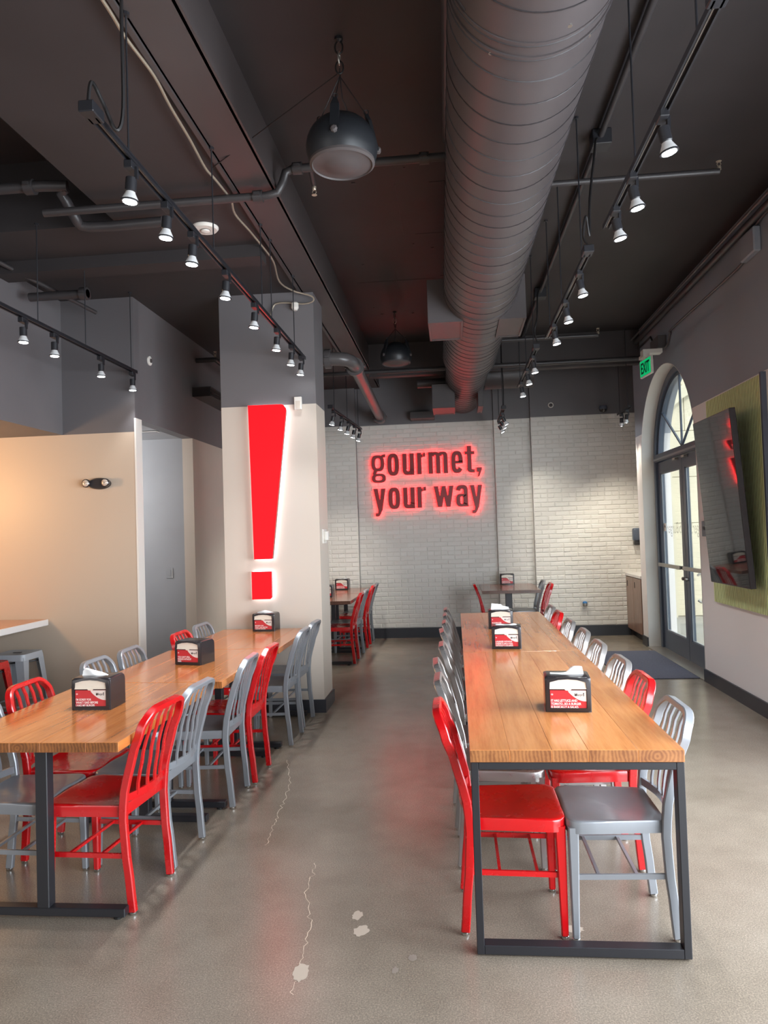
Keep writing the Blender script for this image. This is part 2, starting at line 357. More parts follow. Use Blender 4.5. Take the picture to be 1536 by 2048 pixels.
# ceiling seams / bolt marks
b = MB()
for x, y, dx, dy in [(-.35,5.2,.004,.9),(-.25,6.1,.35,.004),(-.5,6.9,.004,.6),(-.9,7.2,.8,.004),(-.1,5.2,.35,.004)]: b.box(x, x+dx, y, y+dy, ZC-.003, ZC)
for i in range(12): 
    x, y = rnd.uniform(-.9,.0), rnd.uniform(4.6,8.6); b.box(x, x+rnd.uniform(.01,.05), y, y+.03, ZC-.006, ZC)
b.obj('ceiling_seam', 'seam', bpy.data.objects['ceiling'])['kind'] = 'stuff'

# back brick wall in four planes
PAN = [(-2.9,-1.452,10.905,'left'),(-1.452,0.632,10.98,'mid'),(0.632,1.17,10.935,'strip'),(1.17,2.80,10.865,'right')]
ZB0, ZB1 = 0.15, 3.235; CO = 0.067; BL = 0.205
def brickmesh(i, Lx):
    r = random.Random(i*13+int(Lx*1000)); h = CO-.007; c = .006
    d = [r.uniform(-.002,.002) for _ in range(4)]
    vs = [(-Lx/2,0,-h/2),(Lx/2,0,-h/2),(Lx/2,0,h/2),(-Lx/2,0,h/2),(-Lx/2+c,-.0065+d[0],-h/2+c),(Lx/2-c,-.0065+d[1],-h/2+c),(Lx/2-c,-.0065+d[2],h/2-c),(-Lx/2+c,-.0065+d[3],h/2-c)]
    return MB().add(vs, [(4,5,6,7),(0,1,5,4),(1,2,6,5),(2,3,7,6),(3,0,4,7)])
BM = {}
def bmesh_for(L):
    L = round(L, 3); k = (L, rnd.randrange(3))
    if k not in BM: BM[k] = brickmesh(k[1], L).mesh('brick', 'brick')
    return BM[k]
for (xa, xb, yf, nm) in PAN:
    wl = struct(MB().box(xa, xb, yf, 11.4, 0, ZC).obj('wall_back', 'greybrick'))
    MB().box(xa, xb+(.0), yf-.002, yf, ZB0, ZB1).obj('mortar_face', 'mortar', wl)
    cells = []
    nrow = int(round((ZB1-ZB0)/CO))
    for rw in range(nrow):
        z = ZB1-(rw+.5)*CO; x = xa - (BL/2 if rw % 2 else 0)
        if rw % 6 == 5: step = BL/2
        else: step = BL
        while x < xb-.004:
            a, e = max(x, xa)+.004, min(x+step, xb)-.004
            if e-a > .03: cells.append((a, e, z))
            x += step
    vis = [c for c in cells if -2.1 < (c[0]+c[1])/2 < 2.78]
    def hidden(c):
        xm = (c[0]+c[1])/2
        return (nm == 'mid' and c[2] < .75 and .0 < xm) or (nm == 'right' and xm > 2.7) or (nm == 'left' and xm < -1.98) or (-1.25 < xm < .42 and 1.95 < c[2] < 2.75 and nm == 'mid')
    good = [c for c in vis if not hidden(c)][:295]; gs = set(good); rest = [c for c in cells if c not in gs]
    for a, e, z in good:
        o = link('brick', bmesh_for(e-a), wl, ((a+e)/2, yf-.002, z)); o.rotation_euler = (rnd.uniform(-.04,.04), rnd.uniform(-.008,.008), rnd.uniform(-.02,.02))
        o.location.y += rnd.uniform(0, .004)
    if rest:
        b = MB()
        for a, e, z in rest:
            q = brickmesh(rnd.randrange(9), e-a); b.add([(v[0]+(a+e)/2, v[1]+yf-.002, v[2]+z) for v in q.v], q.f)
        b.obj('brick_field', 'brick', wl)['kind'] = 'stuff'
    struct(MB().box(xa, min(xb, 2.5), yf-.022, yf-.001, 0, .145).obj('baseboard_back', 'base'))

# right wall with the arched doorway
YJ0, YJ1, YCN, RAD, SPR = 7.60, 9.74, 8.67, 1.07, 2.37
poly = [(5.0,0),(YJ0,0),(YJ0,SPR)]+arc(YCN, SPR, RAD, 180, 0, 36)[1:-1]+[(YJ1,SPR),(YJ1,0),(10.0,0),(10.0,ZC),(5.0,ZC)]
wr = struct(MB().prism(poly, XR, XR+.36, 'x').obj('wall_right', 'rightwall'))
# white plaster lining of the arch
ring = [(YJ0,.0),(YJ0,SPR)]+arc(YCN, SPR, RAD, 180, 0, 36)[1:-1]+[(YJ1,SPR),(YJ1,0)]
b = MB(); th = .006
k = len(ring); inn = [(YCN+(y-YCN)*(1-th/RAD), (z if z <= SPR else SPR+(z-SPR)*(1-th/RAD))) for y, z in ring]
vs = [(XR-.002, y, z) for y, z in ring]+[(XR-.002, y, z) for y, z in inn]+[(XR+.2, y, z) for y, z in inn]
fs = []
for i in range(k-1): fs += [(i, i+1, i+1+k, i+k), (i+k, i+1+k, i+1+2*k, i+2*k)]
b.add(vs, fs); b.obj('arch_lining', 'white_plastic', wr, 40)
struct(MB().box(2.80, 2.82, 10.0, 11.4, 0, ZC).obj('wall_right', 'rightwall'))
struct(MB().box(XR-.018, XR-.001, 5.0, YJ0, 0, .125).obj('baseboard_right', 'base'))
struct(MB().box(XR-.018, XR-.001, YJ1, 10.0, 0, .125).obj('baseboard_right', 'base'))
# near part of the right wall: storefront window (out of the frame), solid below and above
b = MB().box(XR, XR+.36, -3.6, 5.0, 0, .3); b.box(XR, XR+.36, -3.6, 5.0, 2.68, ZC); b.box(XR, XR+.36, 4.62, 5.0, .3, 2.68); b.box(XR, XR+.36, -3.6, -1.85, .3, 2.68)
struct(b.obj('wall_right', 'rightwall'))
win = struct(link('window_1', None))
b = MB(); b.box(2.56, 2.62, -1.85, 4.62, .30, .35); b.box(2.56, 2.62, -1.85, 4.62, 2.63, 2.68); b.box(2.56, 2.62, -1.85, -1.80, .35, 2.63); b.box(2.56, 2.62, 4.57, 4.62, .35, 2.63); b.obj('window_frame', 'frame', win)
for y in (-.25, 1.38, 3.0): MB().box(2.57, 2.61, y-.025, y+.025, .35, 2.63).obj('mullion', 'frame', win)
struct(MB().box(-7, 2.82, -3.75, -3.6, 0, 4.4).obj('wall_front', 'cream'))
struct(MB().box(-7.1, -7, -3.6, 11.4, 0, 4.4).obj('wall_left', 'cream'))
struct(MB().box(-7, -2.9, 10.9, 11.4, 0, ZS).obj('wall_back', 'cream'))

# left side walls
struct(MB().box(-7, -2.85, 6.30, 6.42, 0, ZS).obj('wall_left', 'leftwall'))
struct(MB().box(-7, -3.54, 2.0, 6.30, 2.575, ZS).obj('wall_left', 'grey'))                 # bulkhead over the niche
struct(MB().box(-2.97, -2.85, 6.42, 10.9, 2.70, ZS).obj('wall_left', 'grey'))              # bulkhead over the passage
MB().box(-2.858, -2.842, 6.296, 6.424, 0, 2.70).obj('corner_bead', 'white_plastic', bpy.data.objects['wall_left.001'])
struct(MB().box(-2.97, -2.85, 7.75, 10.9, 0, 2.70).obj('wall_left', 'cream'))
struct(MB().box(-5.2, -2.97, 7.75, 7.85, 0, 2.72).obj('wall_left', 'recess'))
struct(MB().box(-5.2, -2.97, 6.42, 7.75, 2.705, 2.74).obj('ceiling', 'recess'))
# column
cp = [(-2.09,6.44),(-1.212,6.455),(-1.212,6.885),(-2.09,6.90)]
col = struct(MB().prism(cp, 0, ZS, 'z').obj('column', 'column'))
cb = [(-2.105,6.42),(-1.195,6.437),(-1.195,6.90),(-2.105,6.915)]
struct(MB().prism(cb, 0, .115, 'z').obj('baseboard_column', 'base'))

# ------------------------------------------------------------------ doorway: frame, two leaves, arched transom
XD = 2.66
d1 = struct(link('door_1', None))
b = MB()
jr = [(YJ0+.012,0),(YJ0+.012,SPR)]+[(YCN+(y-YCN)*.989, SPR+(z-SPR)*.989) for y, z in arc(YCN, SPR, RAD, 180, 0, 36)[1:-1]]+[(YJ1-.012,SPR),(YJ1-.012,0)]
k = len(jr); s = 1-.075/RAD
ji = [(YCN+(y-YCN)*s, (z if z <= SPR else SPR+(z-SPR)*s)) for y, z in jr]
vs = []; 
for X in (XD-.05, XD+.06): vs += [(X, y, z) for y, z in jr]+[(X, y, z) for y, z in ji]
fs = []
for i in range(k-1):
    fs += [(i, i+1, i+1+k, i+k), (i+2*k, i+3*k, i+1+3*k, i+1+2*k), (i+k, i+1+k, i+1+3*k, i+3*k), (i, i+2*k, i+1+2*k, i+1)]
b.add(vs, fs); b.obj('door_frame', 'frame', d1, 40)
s2 = 1-.115/RAD
b = MB(); jo = ji; jj = [(YCN+(y-YCN)*s2/s*1.0, (z if z <= SPR else SPR+(z-SPR)*s2/s)) for y, z in ji]
top = [i for i in range(len(jo)) if jo[i][1] >= SPR-.001]
vs = []; k2 = len(top)
for X in (XD-.02, XD+.04): vs += [(X,)+jo[i] for i in top]+[(X,)+jj[i] for i in top]
fs = []
for i in range(k2-1): fs += [(i, i+1, i+1+k2, i+k2), (i+k2, i+1+k2, i+1+3*k2, i+3*k2), (i+2*k2, i+3*k2, i+1+3*k2, i+1+2*k2)]
b.add(vs, fs); b.obj('transom_frame', 'frame', d1, 40)
MB().box(XD-.06, XD+.06, YJ0+.08, YJ1-.08, 2.385, 2.48).obj('transom_bar', 'frame', d1)
MB().box(XD-.075, XD-.06, YJ0+.08, YJ1-.08, 2.40, 2.425).obj('transom_ledge', 'frame_lt', d1)
tg = [(YJ0+.11, 2.48)]+[p for p in arc(YCN, SPR, RAD*.9, 180, 0, 28) if p[1] > 2.48]+[(YJ1-.11, 2.48)]
MB().prism(tg, XD+.0, XD+.008, 'x').obj('transom_pane', 'glass', d1)
for ang in (40, 90, 140):
    e = (YCN+RAD*.9*math.cos(R(ang)), SPR+RAD*.9*math.sin(R(ang)))
    MB().bar((XD-.006, YCN, 2.49), (XD-.006, e[0], e[1]), .02, .02, hint=(1,0,0)).obj('muntin', 'frame', d1)
for nm, ya, yb in (('near', 7.70, 8.655), ('far', 8.665, 9.64)):
    lf = link('door_leaf', None, d1)
    b = MB(); st = .095
    b.box(XD-.025, XD+.025, ya, ya+st, .01, 2.375); b.box(XD-.025, XD+.025, yb-st, yb, .01, 2.375)
    b.box(XD-.025, XD+.025, ya+st, yb-st, 2.235, 2.375); b.box(XD-.025, XD+.025, ya+st, yb-st, .01, .245)
    b.obj('leaf_frame', 'frame', lf)
    MB().box(XD-.003, XD+.003, ya+st, yb-st, .245, 2.235).obj('pane', 'glass', lf)
    b = MB(); q = .012
    for (y0, y1, z0, z1) in ((ya+st, ya+st+q, .245, 2.235), (yb-st-q, yb-st, .245, 2.235), (ya+st, yb-st, .245, .245+q), (ya+st, yb-st, 2.235-q, 2.235)): b.box(XD-.014, XD-.004, y0, y1, z0, z1)
    b.obj('glazing_bead', 'frame_lt', lf)
    b = MB().rbox(XD-.085, XD-.06, ya+.05, yb-.05, 1.055, 1.10, .006); b.box(XD-.06, XD-.02, ya+.05, ya+.09, 1.06, 1.095); b.box(XD-.06, XD-.02, yb-.09, yb-.05, 1.06, 1.095)
    b.obj('push_bar', 'steel', lf)
    MB().box(XD-.07, XD-.03, (ya+yb)/2+(.30 if nm == 'near' else -.34)-.05, (ya+yb)/2+(.30 if nm == 'near' else -.34)+.05, 2.34, 2.365).obj('closer_bracket', 'steel', lf)
    if nm == 'near':
        MB().tube(smoothpath([(XD+.03, ya+.75, .72), (XD+.08, ya+.75, .72), (XD+.08, ya+.75, 1.0), (XD+.03, ya+.75, 1.0)], 5), .012, 8).obj('pull_handle', 'steel', lf, 50)
        MB().tube([(XD+.085, ya+.28, .80), (XD+.085, ya+.28, 1.08)], .014, 8).obj('pull_handle', 'steel', lf, 50)
        MB().tube([(XD+.03, ya+.28, .81), (XD+.085, ya+.28, .81)], .012, 8).obj('pull_handle', 'steel', lf, 50)
    MB().lathe([(.0,0),(.02,0),(.02,.03),(.012,.036)], 12, Matrix.Translation((XD-.026, yb-.05 if nm == 'near' else ya+.05, .95)) @ Matrix.Rotation(-math.pi/2, 4, 'Y')).obj('lock_cylinder', 'steel', lf, 40)
    # lettering on the glass, read from outside: mirrored from in here
    me = fit_text('biBurger!', ya+st+.08, yb-st-.10, 1.43, 1.61, 0, .001, 'door_print', .01)
    for v in me.vertices: v.co = Vector((XD-.0045, v.co.x, v.co.z))
    # seen from the room (+Y runs to the left) this already reads mirrored
    xs = [v.co.y for v in me.vertices]; a_, b_ = min(xs), max(xs)
    me.update(); link('door_lettering', me, lf)
    if nm == 'far':
        MB().box(XD-.006, XD-.004, yb-st-.09, yb-st-.01, 1.50, 1.60).obj('sticker', 'white_plastic', lf)
        MB().lathe([(.0,0),(.016,0),(.016,.001)], 10, Matrix.Translation((XD-.0065, yb-st-.05, 1.56)) @ Matrix.Rotation(-math.pi/2, 4, 'Y')).obj('sticker_mark', 'print_black', lf)
MB().box(XR-.02, XD+.2, YJ0, YJ1, 0, .012).obj('threshold', 'steel', d1)

# outside: pavement and stone pier
struct(MB().box(2.82, 14, -4, 40, -.15, -.01).obj('ground_outside', 'pave'))
wo = struct(MB().box(2.83, 9, 13.02, 13.4, -.1, 7).obj('wall_outside', 'stone'))
rw = 0; z = 0
while z < 6.4:
    hgt = .80; x = 2.83 - (.6 if rw % 2 else 0)
    while x < 7.5:
        a, e = max(x, 2.83)+.004, x+1.2-.004
        MB().rbox(a, e, 12.99, 13.03, z+.004, z+hgt-.004, .006, 1).obj('stone', 'stone', wo)
        x += 1.2
    z += hgt; rw += 1
struct(MB().box(3.4, 3.75, 12.86, 13.0, -.1, 6.5).obj('pilaster_outside', 'stone'))
a_ = arc(4.6, 2.9, 1.05, 180, 0, 20); a2 = arc(4.6, 2.9, 1.25, 180, 0, 20)
struct(MB().add([(x, 12.9, z) for x, z in a_]+[(x, 12.9, z) for x, z in a2]+[(x, 13.0, z) for x, z in a_]+[(x, 13.0, z) for x, z in a2],
     [(i, i+1, i+22, i+21) for i in range(20)]+[(i, i+42, i+43, i+1) for i in range(20)]+[(i+21, i+22, i+64, i+63) for i in range(20)]).obj('arch_outside', 'stone'))

# ------------------------------------------------------------------ chairs
def yback(z):      # curve of the rear legs and back frame, seen from the side
    K = [(0.0,-.192),(.12,-.182),(.28,-.166),(.42,-.160),(.52,-.170),(.66,-.205),(.78,-.248),(.862,-.282)]
    for (z0, y0), (z1, y1) in zip(K, K[1:]):
        if z <= z1:
            t = (z-z0)/(z1-z0); t = t*t*(3-2*t)*.5+t*.5; return y0+(y1-y0)*t
    return K[-1][1]
def chair_meshes(mt):
    P = {}
    # rear legs and rounded back hoop in one tube
    zs = [.014,.08,.16,.24,.32,.40,.46,.52,.58,.64,.70,.75]
    xw = lambda z: .172+.012*min(1, z/.45)
    left = [(-xw(z), yback(z), z) for z in zs]
    cor = []; rr = .088; zt = .852
    for i in range(1, 9):
        a = math.pi-(math.pi/2)*i/8; x = -xw(.8)+rr+rr*math.cos(a); z = zt-rr+rr*math.sin(a); cor.append((x, yback(z), z))
    half = left+[(-xw(.8), yback(zt-rr), zt-rr)]+cor
    path = half+[(-x, y, z) for x, y, z in half[::-1]]
    a, b, c = .0125, .0175, .004
    sec = [(-a+c,-b),(a-c,-b),(a,-b+c),(a,b-c),(a-c,b),(-a+c,b),(-a,b-c),(-a,-b+c)]
    P['back_frame'] = [MB().sweep(path, sec, (0, 1, .22)).mesh('back_frame', mt, 40)]
    # lower back rail, bowed
    rail = [(-.175+.35*t/10, -.165-.030*math.sin(math.pi*t/10), .485) for t in range(11)]
    P['back_rail'] = [MB().sweep(rail, [(-.006,-.016),(.006,-.016),(.006,.016),(-.006,.016)], (0,0,1)).mesh('back_rail', mt)]
    sl = []
    for i in range(4):
        x0 = -.102+.204*i/3; x1 = x0*.93
        bow = -.030*math.cos(math.pi*x0/.36)
        pts = []
        for k in range(9):
            z = .482+(.842-.482)*k/8; w_ = bow*max(0, 1-(z-.482)/.30)
            pts.append((x0+(x1-x0)*k/8, yback(z)+w_-.002*0, z))
        sl.append(MB().sweep(pts, [(-.0095,-.004),(.0095,-.004),(.0095,.004),(-.0095,.004)], (0,1,.22)).mesh('slat', mt, 40))
    P['slat'] = sl
    # saddle seat
    def outline(n):
        pts = []; fx, bx, yf, yb, r = .203, .183, .212, -.165, .055
        C = [(fx-r, yf-r, 0, 90), (-fx+r, yf-r, 90, 180), (-bx+r*.5, yb+r*.5, 180, 270), (bx-r*.5, yb+r*.5, 270, 360)]
        for i, (x, y, a0, a1) in enumerate(C):
            q = r if i < 2 else r*.5
            pts += arc(x, y, q, a0, a1, n)
        # subdivide the straight runs
        out = []
        for i, p in enumerate(pts):
            n2 = pts[(i+1) % len(pts)]; out.append(p)
            d = math.dist(p, n2)
            if d > .06:
                for k in range(1, 5): out.append((p[0]+(n2[0]-p[0])*k/5, p[1]+(n2[1]-p[1])*k/5))
        return out
    ol = outline(4); n = len(ol); b = MB(); vs = []; fs = []
    def top(x, y):
        u = max(0, 1-(abs(x)/.20)**2.2); v = math.exp(-((y+.045)/.12)**2); rdg = .006*math.exp(-(x/.05)**2)*max(0, (y-.02)/.19)
        return .460-.017*u*v+rdg
    for s in (.0, .25, .45, .62, .77, .89, .96): 
        for x, y in ol: vs.append((x*s, .02+(y-.02)*s, top(x*s, .02+(y-.02)*s)))
    for x, y in ol: vs.append((x*.99, .02+(y-.02)*.99, .457))
    for x, y in ol: vs.append((x, y, .451))
    for x, y in ol: vs.append((x, y, .410))
    for x, y in ol: vs.append((x*.97, .02+(y-.02)*.97, .410))
    for x, y in ol: vs.append((x*.965, .02+(y-.02)*.965, .440))
    rows = len(vs)//n
    for i in range(rows-1):
        for t in range(n): fs.append((i*n+t, i*n+(t+1) % n, (i+1)*n+(t+1) % n, (i+1)*n+t))
    fs.append(tuple((rows-1)*n+t for t in range(n)))
    P['seat'] = [MB().add(vs, fs).mesh('seat', mt, 50)]
    P['leg'] = [MB().bar((sx*.176, .186, .43), (sx*.184, .190, .014), .044, .040, .027, .027, (0,1,0), .005).mesh('leg', mt) for sx in (-1, 1)]
    P['stretcher'] = [MB().bar((sx*.178, -.170, .246), (sx*.180, .186, .240), .010, .020, hint=(0,0,1)).mesh('stretcher', mt) for sx in (-1, 1)]
    P['crossbar'] = [MB().bar((-.178, y, .244), (.178, y, .244), .012, .012, hint=(0,0,1)).mesh('crossbar', mt) for y in (-.05, .095)]
    g = []
    for x, y in ((-.172,-.192),(.172,-.192),(-.184,.190),(.184,.190)):
        g.append(MB().lathe([(.011,.016),(.0155,.012),(.0155,.003),(.013,.0)], 12, Matrix.Translation((x, y, 0))).mesh('glide', 'chrome', 40))
    P['glide'] = g
    return P
CH = {k: chair_meshes(k) for k in ('red', 'silver', 'alu')}
def chair(kind, x, y, face, label, group, dz=0, parts=None):
    """face: direction the sitter looks, in degrees from +X"""
    t = thing('dining_chair', label, 'chair', (x, y, dz), R(face-90), group)
    for nm, ms in CH[kind].items():
        for me in ms: link(nm, me, t)
    return t
G1, G2, G3, G4, G5, G6 = ('chairs along the door side of the long right table', 'chairs along the aisle side of the long right table', 'chairs along the aisle side of the left tables',
   'chairs along the wall side of the left tables', 'chairs at the tables behind the column', 'chairs at the table by the brick wall')
for k, (kind, y, dx, rot, lb) in enumerate([
    ('silver', 3.062, 0, 0, 'silver grey slat-back metal chair at the near corner of the right table, door side'),
    ('red', 3.63, .01, 0, 'glossy red slat-back chair second from the near end, door side of right table'),
    ('alu', 4.10, .012, 1, 'brushed metal chair just beyond the nearer red one, door side of right table'),
    ('alu', 4.68, .005, 0, 'brushed metal chair fourth from the near end, door side, by the right table seam'),
    ('alu', 5.24, .01, -1, 'brushed metal chair fifth from the near end, door side of the right table'),
    ('alu', 5.80, .0, 0, 'brushed metal chair just before the farther red one, door side of right table'),
    ('red', 6.42, .0, 0, 'small red chair second from the far end, door side of the right table'),
    ('alu', 6.90, .0, 0, 'farthest brushed metal chair on the door side of the right table, beyond the red one')]):
    chair(kind, .60+dx, y, 180+rot, lb, G1)
for k, (kind, y, dx, rot, lb) in enumerate([
    ('red', 3.078, 0, 0, 'only red chair on the aisle side of the right table, at its near corner'),
    ('alu', 3.64, -.01, 0, 'brushed metal chair directly behind the red one, aisle side of right table'),
    ('alu', 4.09, -.03, 2, 'brushed metal chair third from the near end, aisle side of right table'),
    ('alu', 4.70, -.01, 0, 'brushed metal chair fourth from the near end, aisle side of right table'),
    ('alu', 5.35, -.02, 3, 'brushed metal chair turned slightly, fifth on the aisle side of the right table'),
    ('alu', 5.86, -.01, 0, 'brushed metal chair sixth from the near end, aisle side of right table'),
    ('alu', 6.37, -.01, 0, 'brushed metal chair second from the far end, aisle side of right table'),
    ('alu', 6.84, -.01, 0, 'farthest brushed metal chair on the aisle side of the right table')]):
    chair(kind, .18+dx, y, 0+rot, lb, G2)
for kind, x, y, rot, lb in [
    ('red', -1.592, 3.19, -4, 'nearest red chair on the aisle side of the left tables'),
    ('silver', -1.580, 3.595, -3, 'grey slat-back chair right behind the nearest red one at the left tables'),
    ('silver', -1.545, 4.35, 2, 'grey chair just before the second red one, aisle side of left tables'),
    ('red', -1.520, 4.77, 0, 'second red chair on the aisle side, by the middle left table'),
    ('silver', -1.468, 5.59, -1, 'grey chair behind the second red one, at the farthest left table, aisle side'),
    ('silver', -1.475, 6.08, -2, 'last grey chair on the aisle side of the left tables, beside the column')]:
    chair(kind, x, y, 180+rot, lb, G3)
for kind, x, y, rot, lb in [
    ('silver', -2.022, 3.213, 0, 'grey chair cut by the left picture edge, on the wall side of the left tables'),
    ('red', -1.998, 3.64, 1, 'red chair on the wall side of the nearest left table, below the stools'),
    ('silver', -1.978, 4.33, 0, 'grey chair whose top rail rises behind the nearest left napkin dispenser'),
    ('silver', -1.953, 4.76, 2, 'grey chair on the wall side of the middle left table, before the white wall edge'),
    ('red', -1.902, 5.53, 0, 'red chair whose top rail rises behind the middle left napkin dispenser'),
    ('silver', -1.912, 6.03, -2, 'grey chair on the wall side of the farthest left table, next to the column')]:
    chair(kind, x, y, rot, lb, G4)
for kind, x, y, rot, lb in [
    ('red', -1.452, 8.95, 0, 'nearest red chair at the tables behind the column'),
    ('silver', -1.448, 9.40, -2, 'grey chair between the two red ones at the tables behind the column'),
    ('red', -1.440, 10.14, 0, 'red chair nearer the brick wall at the tables behind the column'),
    ('silver', -1.438, 10.55, 0, 'grey chair nearest the brick wall at the tables behind the column')]:
    chair(kind, x, y, 180+rot, lb, G5)
for kind, x, y, rot, lb in [
    ('silver', -1.90, 8.98, 0, 'grey chair half hidden by the column edge, far side of the nearer table behind it')]:
    chair(kind, x, y, rot, lb, G5)
for kind, x, y, rot, lb in [
    ('red', .515, 9.95, 0, 'red chair left of the small table by the brick wall, seen edge on'),
    ('red', .965, 9.78, 180, 'red chair right of the small table by the brick wall'),
    ('silver', .935, 10.35, 180, 'grey chair between the red one and the brick wall, right of the small table')]:
    chair(kind, x, y, rot, lb, G6)

# ------------------------------------------------------------------ tables
def planks(par, x0, x1, y0, y1, zt, th, n, mt):
    r = random.Random(int(x0*100)+int(y0*77)); cuts = [x0]; ws = [r.uniform(.75, 1.25) for _ in range(n)]; s = sum(ws)
    for q in ws: cuts.append(cuts[-1]+(x1-x0)*q/s)
    for i in range(n):
        a, e = cuts[i], cuts[i+1]; L = (y1-y0)/2
        me = MB().rbox(-(e-a)/2+.0002, (e-a)/2-.0002, -L, L, -th/2, th/2, .0011, 1).mesh('plank', mt); me.materials.append(MT[mt+'_end'])
        for p_ in me.polygons: p_.material_index = 1 if abs(p_.normal.y) > .9 else 0
        link('plank', me, par, ((a+e)/2, (y0+y1)/2, zt-th/2+r.uniform(-.0004, .0004)))
TT, TH = 0.76, 0.045
def long_table(y0, y1, label):
    x0, x1 = .028, .806
    t = thing('dining_table', label, 'table', ((x0+x1)/2, (y0+y1)/2, 0), 0, 'long right tables')
    X, Y = (x1-x0)/2, (y1-y0)/2
    planks(t, -X, X, -Y, Y, TT, TH, 5, 'wood')
    zt = TT-TH-.0006
    for sg in (-1, 1):
        yo = sg*(Y-.002); yi = sg*(Y-.052); ya, yb = min(yo, yi), max(yo, yi)
        lf = link('leg_frame', None, t)
        MB().rbox(-X+.002, -X+.030, ya, yb, .006, zt, .002, 1).obj('leg', 'black', lf); MB().rbox(X-.030, X-.002, ya, yb, .006, zt, .002, 1).obj('leg', 'black', lf)
        MB().rbox(-X+.030, X-.030, ya, yb, zt-.028, zt, .002, 1).obj('top_rail', 'black', lf); MB().rbox(-X+.030, X-.030, ya, yb, .006, .040, .002, 1).obj('foot_rail', 'black', lf)
        for sx in (-1, 1): MB().lathe([(.012,0),(.014,.002),(.014,.007)], 10, Matrix.Translation((sx*(X-.016), (ya+yb)/2, 0))).obj('leveller', 'blackrub', lf)
    for sx in (-1, 1): MB().box(sx*(X-.028)-.014, sx*(X-.028)+.014, -Y+.052, Y-.052, zt-.028, zt).obj('side_rail', 'black', t)
long_table(2.758, 4.962, 'nearer long butcher-block table on black square frames, right of the aisle')
long_table(4.972, 7.33, 'farther long butcher-block table on black square frames, behind the nearer right one')
def t_table(x0, x1, y0, y1, zt, mt, label, group, n=5, feet=2, th=.040):
    t = thing('dining_table', label, 'table', ((x0+x1)/2, (y0+y1)/2, 0), 0, group)
    X, Y = (x1-x0)/2, (y1-y0)/2; planks(t, -X, X, -Y, Y, zt, th, n, mt)
    if feet == 2:
        for sg in (-1, 1):
            yc = sg*(Y-.10); bs = link('pedestal', None, t)
            MB().rbox(-.014, .040, yc-.026, yc+.026, .046, zt-th-.01, .003, 1).obj('post', 'black', bs)
            MB().rbox(-.37, .37, yc-.0235, yc+.0235, .012, .047, .003, 1).obj('foot_bar', 'black', bs)
            MB().box(-.30, .30, yc-.05, yc+.05, zt-th-.011, zt-th-.0006).obj('top_plate', 'black', bs)
            for sx in (-1, 1): MB().lathe([(.018,0),(.018,.009),(.008,.013)], 10, Matrix.Translation((sx*.33, yc, 0))).obj('leveller', 'blackrub', bs)
    else:
        bs = link('pedestal', None, t)
        MB().rbox(-.045, .045, -.045, .045, .04, zt-th-.01, .003, 1).obj('post', 'black', bs)
        MB().rbox(-.28, .28, -.28, .28, .0, .04, .012, 2).obj('base_plate', 'black', bs)
        MB().box(-.25, .25, -.25, .25, zt-th-.011, zt-th-.0006).obj('top_plate', 'black', bs)
t_table(-2.19, -1.402, 2.875, 4.075, TT, 'wood_left', 'nearest left table, amber planks on black T-shaped feet', 'left row of tables')
t_table(-2.150, -1.362, 4.085, 5.262, TT, 'wood_left', 'middle table of the left row, amber planks on black T-shaped feet', 'left row of tables')
t_table(-2.105, -1.322, 5.272, 6.415, TT, 'wood_left', 'farthest table of the left row, its end against the white column', 'left row of tables')
t_table(-2.05, -1.275, 8.66, 9.72, .785, 'wood_back', 'nearer dark wood table behind the column', 'tables behind the column')
t_table(-2.03, -1.285, 9.76, 10.78, .785, 'wood_back', 'dark wood table against the brick wall behind the column', 'tables behind the column')
t_table(.330, 1.085, 9.53, 10.72, .795, 'wood_back', 'small dark wood pedestal table by the brick wall, beyond the long right tables', 'table by the brick wall', 6, 1)

# ------------------------------------------------------------------ napkin dispensers
def dispenser_shell():
    W, D, H = .10, .165, .158
    prof = [(0,0),(0,.128),(0.0006,.142)]+arc(.0125, .143, .0118, 165, 95, 5)+arc(D-.035, .122, .035, 85, 0, 6)+[(D, 0.0)]
    b = MB(); k = len(prof); xs = [-W, -W+.004, -W+.016, W-.016, W-.004, W]; sc_ = [.955, .985, 1.0, 1.0, .985, .955]
    vs = []
    for x, s in zip(xs, sc_):
        for y, z in prof:
            arch = .006*(1-(x/W)**2) if z > .12 else 0
            vs.append((x, D/2+(y-D/2)*s, z*(.5+.5*s)+arch-.0))
    fs = [tuple(range(k)), tuple(5*k+i for i in range(k))[::-1]]
    for j in range(5):
        for i in range(k): fs.append((j*k+i, j*k+(i+1) % k, (j+1)*k+(i+1) % k, (j+1)*k+i))
    return b.add(vs, fs).mesh('shell', 'black_plastic', 45)
DS = dispenser_shell()
